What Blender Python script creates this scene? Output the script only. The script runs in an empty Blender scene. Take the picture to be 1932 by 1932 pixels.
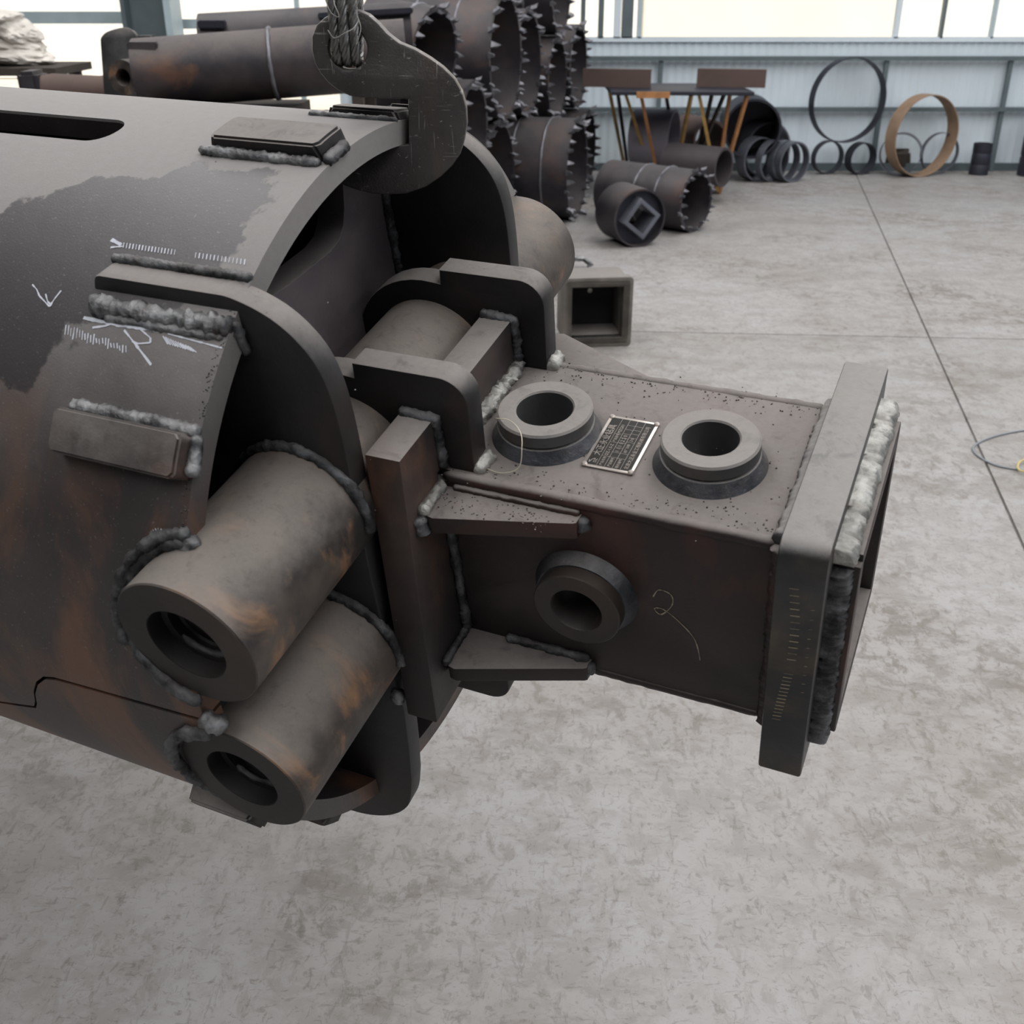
import bpy, bmesh, math, random
from mathutils import Matrix, Vector, noise
random.seed(7)
scene = bpy.context.scene
COL = scene.collection
R_ = math.radians

# ---------------------------------------------------------------- camera, world, lights, exposure
PITCH = R_(26.09); CAMZ = 1.6; FPX = 2034.0
cam_d = bpy.data.cameras.new('camera'); cam = bpy.data.objects.new('camera', cam_d); COL.objects.link(cam)
cam.location = (0, 0, CAMZ); cam.rotation_euler = (math.pi/2 - PITCH, 0, 0)
cam_d.sensor_width = 36.0; cam_d.lens = 36.0*FPX/1932.0; cam_d.clip_end = 200
cam_d.dof.use_dof = True; cam_d.dof.focus_distance = 1.55; cam_d.dof.aperture_fstop = 9.0
scene.camera = cam
scene.view_settings.view_transform = 'Standard'; scene.view_settings.look = 'None'
scene.view_settings.gamma = 1.0; scene.view_settings.use_curve_mapping = False
scene.view_settings.exposure = 0.0
w = bpy.data.worlds.new('overcast_sky'); scene.world = w; w.use_nodes = True
bg = w.node_tree.nodes['Background']; bg.inputs[0].default_value = (0.72, 0.83, 1.0, 1); bg.inputs[1].default_value = 0.5

def lamp(name, kind, loc, rot, energy, color, **kw):
    d = bpy.data.lights.new(name, kind); d.energy = energy; d.color = color
    for k, v in kw.items(): setattr(d, k, v)
    o = bpy.data.objects.new(name, d); o.location = loc; o.rotation_euler = rot; COL.objects.link(o)
    return o
lamp('sun', 'SUN', (0, 0, 12), (R_(38), 0, R_(12)), 4.2, (1, .93, .82), angle=R_(1.5))
for i, x in enumerate((-3.0, 2.5, 8.0)):
    lamp('roof_light_strip', 'AREA', (x, 2.6, 6.4), (0, 0, 0), (600, 600, 640)[i], (1, .985, .985), shape='RECTANGLE', size=2.2, size_y=16.0)

# ---------------------------------------------------------------- placing helpers
def raydir(px, py):
    a, b = (px-966)/FPX, (py-966)/FPX
    cp, sp = math.cos(PITCH), math.sin(PITCH)
    return Vector((a, cp - b*sp, -b*cp - sp))
def at(px, py, Y):
    d = raydir(px, py); return Vector((0, 0, CAMZ)) + d*(Y/d.y)
def ground(px, py, z=0.0):
    d = raydir(px, py); return Vector((0, 0, CAMZ)) + d*((z-CAMZ)/d.z)
def mpp(p):            # metres that one pixel of the photograph spans at point p
    return (p.y*math.cos(PITCH) + (CAMZ-p.z)*math.sin(PITCH))/FPX

# ---------------------------------------------------------------- object helpers
def tag(o, label=None, cat=None, group=None, kind=None):
    if label: o['label'] = label
    if cat: o['category'] = cat
    if group: o['group'] = group
    if kind: o['kind'] = kind
    return o
def thing(name, label, cat, loc=(0, 0, 0), group=None, mat=None):
    o = bpy.data.objects.new(name, None); o.empty_display_size = .1
    if mat is not None: o.matrix_world = mat
    else: o.location = loc
    COL.objects.link(o); return tag(o, label, cat, group)
def finish_mesh(me, angle=35):
    bm = bmesh.new(); bm.from_mesh(me)
    bmesh.ops.remove_doubles(bm, verts=bm.verts, dist=1e-6)
    bmesh.ops.recalc_face_normals(bm, faces=bm.faces)
    for f in bm.faces: f.smooth = True
    lim = R_(angle)
    for e in bm.edges: e.smooth = len(e.link_faces) == 2 and e.calc_face_angle(0) < lim
    bm.to_mesh(me); bm.free()
def obj(name, me, mat=None, parent=None, kind=None, finish=True, label=None):
    if isinstance(me, bmesh.types.BMesh):
        m = bpy.data.meshes.new(name); me.to_mesh(m); me.free(); me = m
    if finish: finish_mesh(me, 80 if name in ('weld_bead', 'weld_seam', 'corner_weld') else 35)
    o = bpy.data.objects.new(name, me); COL.objects.link(o)
    if mat is not None:
        me.materials.clear(); me.materials.append(mat)
    if parent is not None: o.parent = parent
    if kind: o['kind'] = kind
    if label: o['label'] = label
    return o
def outline_mesh(pts, t, holes=(), bevel=0.0):
    """flat plate of outline pts in XY, thickness t in z (0..t), round holes (u,v,r[,ru])"""
    c = bpy.data.curves.new('c', 'CURVE'); c.dimensions = '2D'; c.fill_mode = 'BOTH'
    def spl(P):
        s = c.splines.new('POLY'); s.points.add(len(P)-1)
        for q, p in zip(s.points, P): q.co = (p[0], p[1], 0, 1)
        s.use_cyclic_u = True
    spl(pts)
    for h in holes:
        if isinstance(h[0], (tuple, list)): spl(h)
        else: spl([(h[0]+h[2]*math.cos(a*math.pi/24), h[1]+h[2]*math.sin(a*math.pi/24)) for a in range(48)])
    c.extrude = t/2-bevel; c.bevel_depth = bevel; c.offset = -bevel; c.bevel_resolution = 1
    o = bpy.data.objects.new('c', c); me = bpy.data.meshes.new_from_object(o)
    bpy.data.objects.remove(o); bpy.data.curves.remove(c)
    me.transform(Matrix.Translation((0, 0, t/2))); return me
def rrect(x0, y0, x1, y1, r, n=6):
    P = []
    for cx, cy, a0 in ((x1-r, y1-r, 0), (x0+r, y1-r, 90), (x0+r, y0+r, 180), (x1-r, y0+r, 270)):
        for i in range(n+1):
            a = R_(a0+90*i/n); P.append((cx+r*math.cos(a), cy+r*math.sin(a)))
    return P
def lathe(profile, n=64, closed=True):
    """profile of (r, h); axis = z"""
    bm = bmesh.new(); rings = []
    for r, h in profile:
        rings.append([bm.verts.new((r*math.cos(2*math.pi*i/n), r*math.sin(2*math.pi*i/n), h)) for i in range(n)] if r > 1e-6 else [bm.verts.new((0, 0, h))])
    m = len(rings)
    for k in range(m if closed else m-1):
        A, B = rings[k], rings[(k+1) % m]
        for i in range(n):
            j = (i+1) % n
            if len(A) == 1 and len(B) == 1: continue
            if len(A) == 1: bm.faces.new((A[0], B[i], B[j]))
            elif len(B) == 1: bm.faces.new((A[i], A[j], B[0]))
            else: bm.faces.new((A[i], A[j], B[j], B[i]))
    return bm
def tube_path(P, r, n=8, closed=False, jitter=0.0, ripple=0.0, flat=1.0, up=None):
    """tube through points; jitter = relative random bumps, ripple = weld-like scallops"""
    P = [Vector(p) for p in P]; bm = bmesh.new(); rings = []; L = len(P); prev = None
    for k, p in enumerate(P):
        a = P[(k-1) % L] if (closed or k > 0) else p; b = P[(k+1) % L] if (closed or k < L-1) else p
        t = (b-a).normalized()
        u = (up if up is not None else Vector((.31, .17, .93))) if prev is None else prev
        u = (u - t*u.dot(t)).normalized(); prev = u; v = t.cross(u)
        s = 1.0 + ripple*(k % 3-1) + jitter*1.6*noise.noise(p*(.55/r))
        if not closed and k in (0, L-1) and jitter: s *= .5
        c = p
        ring = []
        for i in range(n):
            q = 1+jitter*1.9*noise.noise((p+(u*math.cos(2*math.pi*i/n)+v*math.sin(2*math.pi*i/n))*r)*(1.7/r))
            ring.append(bm.verts.new(c + (u*math.cos(2*math.pi*i/n)*flat + v*math.sin(2*math.pi*i/n))*r*s*q))
        rings.append(ring)
    for k in range(L if closed else L-1):
        A, B = rings[k], rings[(k+1) % L]
        for i in range(n): bm.faces.new((A[i], A[(i+1) % n], B[(i+1) % n], B[i]))
    if not closed:
        bm.faces.new(rings[0]); bm.faces.new(rings[-1][::-1])
    return bm
def resample(P, step):
    P = [Vector(p) for p in P]; out = [P[0]]
    for a, b in zip(P, P[1:]):
        n = max(1, int((b-a).length/step))
        out += [a.lerp(b, i/n) for i in range(1, n+1)]
    return out
def catmull(P, n=8):
    Q = []
    for i in range(len(P)-1):
        a, b, c, d = P[max(i-1, 0)], P[i], P[i+1], P[min(i+2, len(P)-1)]
        for k in range(n):
            t = k/n; Q.append(.5*((2*b)+(c-a)*t+(2*a-5*b+4*c-d)*t*t+(3*b-a-3*c+d)*t**3))
    return Q+[P[-1]]
def box_mesh(x0, y0, z0, x1, y1, z1, bevel=0.0):
    bm = bmesh.new(); bmesh.ops.create_cube(bm, size=1)
    for v in bm.verts: v.co = ((x0+x1)/2+v.co.x*(x1-x0), (y0+y1)/2+v.co.y*(y1-y0), (z0+z1)/2+v.co.z*(z1-z0))
    if bevel: bmesh.ops.bevel(bm, geom=bm.edges[:], offset=bevel, segments=2, affect='EDGES')
    return bm
def dup(root, loc=None, rot=None, label=None, group=None):
    r = root.copy(); COL.objects.link(r)
    if loc is not None: r.location = loc
    if rot is not None: r.rotation_euler = rot
    if label: r['label'] = label
    if group: r['group'] = group
    for ch in root.children:
        c = ch.copy(); COL.objects.link(c); c.parent = r
    return r

# ---------------------------------------------------------------- materials
def srgb(r, g, b):
    f = lambda c: (c/255/12.92) if c/255 <= .04045 else ((c/255+.055)/1.055)**2.4
    return (f(r), f(g), f(b), 1)
class NT:
    def __init__(s, name):
        s.m = bpy.data.materials.new(name); s.m.use_nodes = True; s.t = s.m.node_tree; s.n = s.t.nodes
        s.b = s.n['Principled BSDF']; s.tc = s.n.new('ShaderNodeTexCoord').outputs['Object']
    def link(s, a, b): s.t.links.new(a, b)
    def put(s, sock, v):
        if isinstance(v, bpy.types.NodeSocket): s.link(v, sock)
        else: sock.default_value = v
    def noise(s, scale, detail=5, rough=.55, dist=0.0, vec=None, stretch=None):
        n = s.n.new('ShaderNodeTexNoise'); n.inputs['Scale'].default_value = scale
        n.inputs['Detail'].default_value = detail; n.inputs['Roughness'].default_value = rough; n.inputs['Distortion'].default_value = dist
        v = vec or s.tc
        if stretch:
            mp = s.n.new('ShaderNodeMapping'); mp.inputs['Scale'].default_value = stretch[:3]
            if len(stretch) > 3: mp.inputs['Rotation'].default_value = (0, 0, stretch[3])
            s.link(v, mp.inputs[0]); v = mp.outputs[0]
        s.link(v, n.inputs['Vector']); return n.outputs['Fac']
    def ramp(s, v, a, b):
        n = s.n.new('ShaderNodeMapRange'); n.interpolation_type = 'SMOOTHSTEP'
        s.link(v, n.inputs[0]); n.inputs[1].default_value = a; n.inputs[2].default_value = b; return n.outputs[0]
    def math(s, op, a, b=0.0):
        n = s.n.new('ShaderNodeMath'); n.operation = op; s.put(n.inputs[0], a); s.put(n.inputs[1], b); return n.outputs[0]
    def mix(s, f, a, b):
        n = s.n.new('ShaderNodeMix'); n.data_type = 'RGBA'; s.put(n.inputs[0], f); s.put(n.inputs[6], a); s.put(n.inputs[7], b); return n.outputs[2]
    def bump(s, h, strength, dist=.002, prev=None):
        n = s.n.new('ShaderNodeBump'); n.inputs['Strength'].default_value = strength; n.inputs['Distance'].default_value = dist
        s.link(h, n.inputs['Height'])
        if prev: s.link(prev, n.inputs['Normal'])
        return n.outputs[0]
def steel(name, dark, mid, rust=(.09, .045, .022, 1), rust_amt=.5, dust=(.245, .226, .212, 1), dust_amt=.8, rough=.55, metal=.25, sc=1.0, bump=.25, extra=None, rust_thr=.52):
    M = NT(name)
    c = M.mix(M.ramp(M.noise(6*sc), .35, .65), dark, mid)
    c = M.mix(M.math('MULTIPLY', M.ramp(M.noise(4.5*sc, 8, .62, .4, stretch=(1, 1.3, .8)), rust_thr, rust_thr+.16), rust_amt), c, rust)
    sp = M.ramp(M.noise(260*sc, 2), .62, .72)
    c = M.mix(M.math('MULTIPLY', sp, .25), c, (.02, .02, .02, 1))
    if extra: c = extra(M, c)
    if dust_amt:      # grey workshop dust settled on faces that look up
        g = M.n.new('ShaderNodeNewGeometry'); sx = M.n.new('ShaderNodeSeparateXYZ'); M.link(g.outputs['Normal'], sx.inputs[0])
        k = M.math('ADD', sx.outputs[2], M.math('MULTIPLY', M.math('SUBTRACT', M.noise(9*sc, 7, .65), .5), .9))
        d = M.math('MULTIPLY', M.ramp(k, .15, .85), dust_amt)
        d = M.math('MULTIPLY', d, M.math('ADD', .8, M.math('MULTIPLY', M.noise(120*sc, 3), .35)))
        d = M.math('MULTIPLY', d, M.math('SUBTRACT', 1.0, M.math('MULTIPLY', M.ramp(M.noise(30*sc, 7, .7, .5), .52, .68), .35)))
        c = M.mix(d, c, dust)
        r = M.math('ADD', rough, M.math('MULTIPLY', d, .3))
    else: r = rough
    M.link(c, M.b.inputs['Base Color']); M.put(M.b.inputs['Roughness'], r); M.b.inputs['Metallic'].default_value = metal
    b = M.bump(M.noise(28*sc, 6, .6), bump, .003); b = M.bump(M.noise(380*sc, 2), bump*.8, .0008, b)
    M.link(b, M.b.inputs['Normal']); return M.m
def plain(name, col, rough=.6, metal=0.0, var=.25, sc=8, bump=.1):
    M = NT(name)
    c = M.mix(M.math('MULTIPLY', M.ramp(M.noise(sc, 6), .35, .7), var), col, tuple(x*.45 for x in col[:3])+(1,))
    M.link(c, M.b.inputs['Base Color']); M.b.inputs['Roughness'].default_value = rough; M.b.inputs['Metallic'].default_value = metal
    if bump: M.link(M.bump(M.noise(sc*8, 4), bump, .002), M.b.inputs['Normal'])
    return M.m
S = .47
def drum_extra(M, c):
    # the wiped, dust-free stain on the drum's shoulder is a wear mark of its own shape
    return c
M_dark = steel('mill_scale_steel', (.008, .0075, .008, 1), (.02, .017, .016, 1), rust_amt=.5, rust=(.06, .028, .017, 1), dust_amt=.75)
M_web = steel('purplish_web_steel', (.06, .05, .056, 1), (.11, .092, .098, 1), rust=(.13, .085, .065, 1), rust_amt=.5, dust_amt=.6)
M_red = steel('rusty_cut_plate', (.018, .015, .015, 1), (.06, .042, .037, 1), rust=(.17, .08, .046, 1), rust_amt=.6, dust_amt=.8)
M_ear = steel('ear_plate_steel', (.007, .007, .008, 1), (.016, .016, .018, 1), rust_amt=.12, dust_amt=.75, rough=.55, metal=.1)
M_tube = steel('cast_tube_steel', (.022, .019, .018, 1), (.075, .06, .05, 1), rust=(.27, .145, .072, 1), rust_amt=.72, dust=(.21, .187, .168, 1), dust_amt=.72, sc=2.2, rust_thr=.52)
M_box = steel('box_plate_steel', (.012, .009, .009, 1), (.024, .016, .016, 1), rust=(.065, .024, .018, 1), rust_amt=.6, dust=(.21, .19, .178, 1), dust_amt=.85)
M_flange = steel('flange_steel', (.02, .021, .023, 1), (.045, .045, .048, 1), rust=(.2, .15, .08, 1), rust_amt=.3, dust=(.265, .255, .245, 1), dust_amt=.85, rough=.45, metal=.4)
def scratches(M, c):
    for k, (rot, st_) in enumerate(((.6, (1, 1, 22, .6)), (0, (14, 1, 1)), (0, (5, 1, 9)))):
        c = M.mix(M.math('MULTIPLY', M.ramp(M.noise(26, 3, .5, .6, stretch=st_), .66, .74), .5), c, (.42, .41, .4, 1))
    return M.mix(M.math('MULTIPLY', M.ramp(M.noise(90, 4, .7), .6, .72), .4), c, (.05, .045, .045, 1))
M_hook = steel('worn_hook_steel', (.045, .041, .04, 1), (.085, .079, .077, 1), rust=(.13, .09, .06, 1), rust_amt=.6, dust_amt=.3, rough=.4, metal=.5, bump=.5, extra=scratches)
M_weld = steel('weld_metal', (.07, .075, .08, 1), (.3, .31, .32, 1), rust_amt=.25, dust_amt=.25, rough=.3, metal=.85, sc=6, bump=.8)
M_weldd = steel('dark_weld', (.025, .027, .03, 1), (.13, .137, .145, 1), rust_amt=.1, dust_amt=.3, rough=.35, metal=.7, sc=6, bump=.8)  # darker weld tone for the duller beads
M_bead = steel('bright_weld', (.25, .25, .235, 1), (.5, .5, .47, 1), rust_amt=.2, rust=(.2, .15, .09, 1), dust_amt=.2, rough=.3, metal=.8, sc=6, bump=.7)
M_rope = plain('wire_rope_steel', (.2, .2, .195, 1), .38, .85, .6, 60, .2)
M_bush = steel('bushing_steel', (.05, .052, .054, 1), (.09, .09, .09, 1), rust_amt=.3, dust=(.245, .228, .212, 1), dust_amt=.9, rough=.5)
M_endf = steel('dark_cut_face', (.014, .012, .012, 1), (.028, .024, .022, 1), rust_amt=.35, rust=(.07, .04, .025, 1), dust_amt=0)
M_endd = steel('bore_shade_steel', (.006, .006, .006, 1), (.014, .013, .013, 1), rust_amt=.2, rust=(.03, .015, .01, 1), dust_amt=.05)
M_filet = steel('weld_fillet_steel', (.03, .033, .04, 1), (.085, .09, .105, 1), rust_amt=.2, rust=(.14, .12, .08, 1), dust=(.2, .185, .165, 1), dust_amt=.5, rough=.4, metal=.55, sc=4, bump=.5)
M_black = plain('recess_shade_black', (.006, .006, .007, 1), .8, 0, .2)  # near-black for recess backings, shade put into the colour

def drum_material():
    M = NT('drum_steel')
    sx = M.n.new('ShaderNodeSeparateXYZ'); M.link(M.tc, sx.inputs[0])
    x, y, z = sx.outputs
    th = M.math('ARCTAN2', z, M.math('MULTIPLY', y, -1.0))     # 0 at the near side, pi/2 on top
    c = M.mix(M.ramp(M.noise(5), .35, .65), (.026, .022, .023, 1), (.045, .038, .037, 1))
    c = M.mix(M.math('MULTIPLY', M.ramp(M.noise(7, 8, .65, .6, stretch=(1, .8, .35)), .42, .62), M.math('MULTIPLY', M.ramp(th, .95, .45), .95)), c, (.13, .062, .036, 1))
    # blotchy wiped stain
    nx = M.math('MULTIPLY', M.math('SUBTRACT', M.noise(7, 7, .6), .5), 1.0)
    dx = M.math('DIVIDE', M.math('ADD', x, .43*S), .36*S)
    dt = M.math('DIVIDE', M.math('SUBTRACT', th, R_(180-114)), R_(16.5))
    tl = M.math('SUBTRACT', dt, M.math('MULTIPLY', dx, .45))
    d2 = M.math('ADD', M.math('MULTIPLY', dx, dx), M.math('MULTIPLY', tl, tl))
    st = M.ramp(M.math('ADD', d2, M.math('MULTIPLY', nx, 3.4)), 1.0, 1.12)      # 0 in the stain
    # settled dust: thick on the crown, thinning down the flank
    k = M.math('ADD', th, M.math('MULTIPLY', M.math('SUBTRACT', M.noise(4, 7, .6), .5), .6))
    du = M.math('ADD', .06, M.math('MULTIPLY', M.ramp(k, .5, 1.35), .86))
    du = M.math('MULTIPLY', du, M.math('ADD', .12, M.math('MULTIPLY', st, .88)))
    du = M.math('MULTIPLY', du, M.math('ADD', .85, M.math('MULTIPLY', M.noise(90, 4), .25)))
    c = M.mix(M.math('MULTIPLY', M.math('SUBTRACT', 1.0, st), .8), c, (.036, .034, .038, 1))
    rr = M.math('SQRT', M.math('ADD', M.math('MULTIPLY', y, y), M.math('MULTIPLY', z, z)))
    outer = M.math('MAXIMUM', M.math('GREATER_THAN', rr, .992*S), M.math('GREATER_THAN', x, -.004*S))
    du = M.math('MULTIPLY', du, outer)      # no dust inside the shell or on the cut slot
    c = M.mix(du, c, (.245, .234, .228, 1))
    sp = M.ramp(M.noise(300, 1), .68, .74); c = M.mix(M.math('MULTIPLY', sp, .2), c, (.3, .3, .3, 1))
    M.link(c, M.b.inputs['Base Color']); M.link(M.math('ADD', .42, M.math('MULTIPLY', du, .35)), M.b.inputs['Roughness'])
    M.b.inputs['Metallic'].default_value = .3
    b = M.bump(M.noise(18, 6, .6), .2, .003); b = M.bump(M.noise(420, 2), .2, .0008, b); M.link(b, M.b.inputs['Normal'])
    return M.m
M_drum = drum_material()

def floor_material():
    M = NT('concrete_floor')
    c = M.mix(M.ramp(M.noise(.9, 5), .3, .7), (.28, .266, .255, 1), (.33, .326, .325, 1))
    a = M.ramp(M.noise(6.5, 10, .72, .35, stretch=(1, 1.7, 1, .8)), .46, .6)
    b_ = M.ramp(M.noise(13, 9, .7, .5, stretch=(1.8, 1, 1, -.5)), .49, .61)
    e = M.ramp(M.noise(1.3, 6, .62, .5), .42, .72)
    f = M.math('MULTIPLY', M.math('MAXIMUM', M.math('MULTIPLY', a, .9), b_), M.math('ADD', .25, M.math('MULTIPLY', e, .5)))
    c = M.mix(M.math('MULTIPLY', e, .3), c, (.19, .168, .148, 1))
    e2 = M.ramp(M.noise(3.6, 8, .7, .4), .46, .66); c = M.mix(M.math('MULTIPLY', e2, .42), c, (.2, .175, .152, 1))
    c = M.mix(f, c, (.12, .1, .082, 1))
    for sc_f, st_f, lo in ((34, (1, 2.2, 1, .3), .57), (22, (2.6, 1, 1, -.9), .57), (60, (1, 1, 1), .6)):
        fl = M.ramp(M.noise(sc_f, 5, .65, .8, stretch=st_f), lo, lo+.07); c = M.mix(M.math('MULTIPLY', fl, .34), c, (.105, .088, .072, 1))
    g = M.ramp(M.noise(45, 4, .6), .66, .8); c = M.mix(M.math('MULTIPLY', g, .25), c, (.12, .11, .1, 1))
    wv = M.n.new('ShaderNodeTexWave'); wv.wave_type = 'RINGS'; wv.inputs['Scale'].default_value = .22; wv.inputs['Distortion'].default_value = 9; wv.inputs['Detail'].default_value = 3
    M.link(M.tc, wv.inputs[0]); t = M.ramp(wv.outputs['Fac'], .965, 1.0)
    c = M.mix(M.math('MULTIPLY', t, .18), c, (.14, .12, .1, 1))
    M.link(c, M.b.inputs['Base Color']); M.put(M.b.inputs['Roughness'], M.math('ADD', .5, M.math('MULTIPLY', e, .3)))
    M.link(M.bump(M.noise(30, 6, .6), .15, .003), M.b.inputs['Normal']); return M.m
M_floor = floor_material()
M_inner = plain('dull_sheet_lining', (.1, .11, .12, 1), .7, 0, .2, 1, 0)
M_wall = plain('pale_blue_sheet_metal', srgb(208, 220, 227), .5, 0, .12, 2, .05)
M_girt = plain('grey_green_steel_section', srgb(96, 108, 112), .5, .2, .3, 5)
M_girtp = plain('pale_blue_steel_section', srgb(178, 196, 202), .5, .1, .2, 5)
M_cream = plain('cream_facade', (.9, .8, .68, 1), .8, 0, .12, .6, 0)
M_white = plain('white_facade', (.92, .9, .85, 1), .8, 0, .08, .6, 0)
M_yard = plain('sunlit_yard', (.75, .7, .6, 1), .85, 0, .15, .6, 0)
M_ringd = plain('dark_rolled_steel', (.03, .032, .045, 1), .5, .4, .4, 6)
M_ringg = plain('grey_cut_steel_rings', (.16, .17, .2, 1), .4, .5, .5, 6)
M_ringt = plain('tan_rusted_steel', (.3, .2, .13, 1), .75, .1, .5, 6)
M_barrel = steel('barrel_steel', (.02, .018, .024, 1), (.055, .047, .052, 1), rust=(.12, .065, .045, 1), rust_amt=.5, dust_amt=.15, sc=.5)
M_tooth = plain('tooth_steel', (.2, .2, .22, 1), .4, .6, .6, 20, .3)
M_orange = plain('rusty_orange_steel', (.42, .19, .07, 1), .75, 0, .55, 12)
M_yellow = plain('ochre_painted_steel', (.45, .27, .08, 1), .7, 0, .5, 12)
M_brown = plain('brown_rusted_beam', (.1, .065, .055, 1), .75, 0, .35, 5)
M_lilac = plain('lilac_primer', (.24, .22, .26, 1), .6, 0, .3, 6)
M_purp = plain('dark_purple_brown_steel', (.06, .05, .055, 1), .6, .2, .4, 5)
M_sack = plain('woven_white_sack', (.72, .68, .62, 1), .9, 0, .35, 9, .4)
M_wood = plain('dark_old_timber', (.05, .04, .032, 1), .85, 0, .4, 9)

# ================================================================ SETTING
def st(name, me, mat, parent=None): return obj(name, me, mat, parent, kind='structure')
WY = 10.7
sub = st('floor', box_mesh(-14, -13, -.25, 14, WY+.1, -.012), M_floor)
sub['label'] = 'pale grey dusty concrete workshop floor'
# slabs split along the two joints the photograph shows
j1a, j1b = ground(1640, 385), ground(1905, 973); j2a, j2b = ground(1050, 622), ground(1932, 640)
def isect(a, b, c, d):
    r, s = b-a, d-c; t = ((c-a).x*s.y-(c-a).y*s.x)/(r.x*s.y-r.y*s.x); return a + r*t
X0 = isect(j1a, j1b, j2a, j2b); d1 = (j1a-j1b).normalized(); d2 = (j2b-j2a).normalized()
far_p = X0 + d1*((WY+.1-X0.y)/d1.y); near_p = X0 + d1*((-13-X0.y)/d1.y)
rt = X0 + d2*((14-X0.x)/d2.x); lf = X0 + d2*((-14-X0.x)/d2.x)
G = .005
def slab(P):
    n = len(P); Q = []
    P = [Vector((p[0], p[1], 0)) for p in P]
    for i in range(n):      # inset by the joint's half width
        a, b, d = P[i-1], P[i], P[(i+1) % n]
        e1, e2 = (b-a).normalized(), (d-b).normalized()
        n1, n2 = Vector((-e1.y, e1.x, 0)), Vector((-e2.y, e2.x, 0))
        k = (n1+n2); k = k/(k.dot(n1)) if abs(k.dot(n1)) > 1e-3 else n1
        Q.append(b+k*G)
    me = outline_mesh([(q.x, q.y) for q in Q], .015, bevel=.002)
    me.transform(Matrix.Translation((0, 0, -.015))); st('floor_slab', me, M_floor, sub)
slab([lf, X0, far_p, (-14, WY+.1)]); slab([X0, rt, (14, WY+.1), far_p])
slab([lf, (-14, -13), near_p, X0]); slab([X0, near_p, (14, -13), rt])
st('wall_front_unseen', box_mesh(-14, -13.2, 0, 14, -13, 7), M_inner); st('wall_left_unseen', box_mesh(-14.2, -13, 0, -14, WY+.1, 7), M_inner)  # unseen walls, added to block light from behind the camera and the left
st('ceiling_unseen', box_mesh(-14, -13, 7.0, 14, WY+.3, 7.1), plain('roof_sheet', (.5, .52, .53, 1), .6, 0, .1, 1, 0))  # unseen roof, added to keep sky and sun off the hall

# back wall: corrugated dado with girts and posts
WT = at(1500, 72, WY).z
def corrugated(x0, x1, z0, z1, y, pitch=.075, d=.006):
    bm = bmesh.new(); n = int((x1-x0)/pitch); prev = None
    for i in range(n+1):
        for k, off in ((0, 0), (.35, 0), (.5, d), (.85, d)):
            x = x0+(i+k)*pitch
            a, b = bm.verts.new((x, y-off, z0)), bm.verts.new((x, y-off, z1))
            a2, b2 = bm.verts.new((x, y-off+.004, z0)), bm.verts.new((x, y-off+.004, z1))
            if prev:
                bm.faces.new((prev[0], a, b, prev[1])); bm.faces.new((prev[2], prev[3], b2, a2))
            prev = (a, b, a2, b2)
    return bm
wall = st('wall_back', corrugated(-1.6, 9.0, 0, WT, WY), M_wall); wall['label'] = 'pale blue corrugated metal wall panels behind the steel rings'
for k, py in enumerate((110, 206)):
    z = at(1600, py, WY-.05).z; st('wall_girt', box_mesh(-1.6, WY-.09, z-.018, 9, WY-.03, z+.018), M_girt, wall)
st('wall_girt', box_mesh(-1.6, WY-.03, WT-.03, 9, WY+.02, WT+.012), M_wall, wall)
for px in (1655, 1883, 2100, 1240):
    x = at(px, 250, WY-.06).x; st('wall_post', box_mesh(x-.018, WY-.07, 0, x+.018, WY-.03, at(px, 110, WY).z), M_girt, wall)
st('baseboard_back', box_mesh(-1.6, WY-.035, 0, 9, WY-.005, .07), M_girt)
# window band above the dado, mullions, building outside
wf = st('window_1', box_mesh(-1.6, WY-.03, 3.2, 9, WY+.05, 3.3), M_girt)
def frosted():
    M = NT('clear_pane'); n = M.n
    tr = n.new('ShaderNodeBsdfTransparent'); tr.inputs[0].default_value = (.97, .98, .98, 1); mx = n.new('ShaderNodeMixShader')
    mx.inputs[0].default_value = .12; M.link(tr.outputs[0], mx.inputs[1]); M.link(M.b.outputs[0], mx.inputs[2])
    M.b.inputs['Base Color'].default_value = (.8, .85, .85, 1); M.b.inputs['Roughness'].default_value = .2
    M.link(mx.outputs[0], n['Material Output'].inputs[0]); return M.m
M_pane = frosted()
mull = [(1134, .024, M_girt), (1165, .03, M_wall), (1184, .05, M_girt), (1207, .02, M_girtp), (1694, .02, M_wall), (1780, .012, M_girt), (1876, .012, M_girtp), (1100, .02, M_girt)]
for px, hw, m in mull:
    x = at(px, 30, WY).x; st('window_mullion', box_mesh(x-hw, WY-.03, WT, x+hw, WY+.04, 3.2), m, wf)
xs = sorted([at(px, 30, WY).x for px, _, _ in mull]+[9.0, -1.6])
for a, b in zip(xs, xs[1:]):
    if b-a > .04 and a > at(1680, 30, WY).x: st('window_pane', box_mesh(a+.01, WY, WT, b-.01, WY+.006, 3.2), M_pane, wf)
# left bay: tall openings between columns with pale girts
xl = at(240, 60, WY).x
wl = st('window_2', box_mesh(-9, WY-.04, 3.2, -1.6, WY+.05, 3.3), M_girt)
for x in (-8.0, -6.6, -4.9, at(560, 10, WY).x, at(655, 10, WY).x): st('window_mullion', box_mesh(x-.02, WY-.03, 0, x+.02, WY+.03, 3.2), M_girtp, wl)
z = at(120, 33, WY).z
st('window_rail', box_mesh(-9, WY-.06, z-.05, at(243, 60, WY).x, WY, z+.05), M_girtp, wl)
z = at(355, 45, WY).z
st('window_rail', box_mesh(at(330, 60, WY).x, WY-.06, z-.04, -1.6, WY, z+.04), M_girtp, wl)
st('trim_1', box_mesh(-9, WY-.04, 0, -1.6, WY, .3), M_wall)
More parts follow.
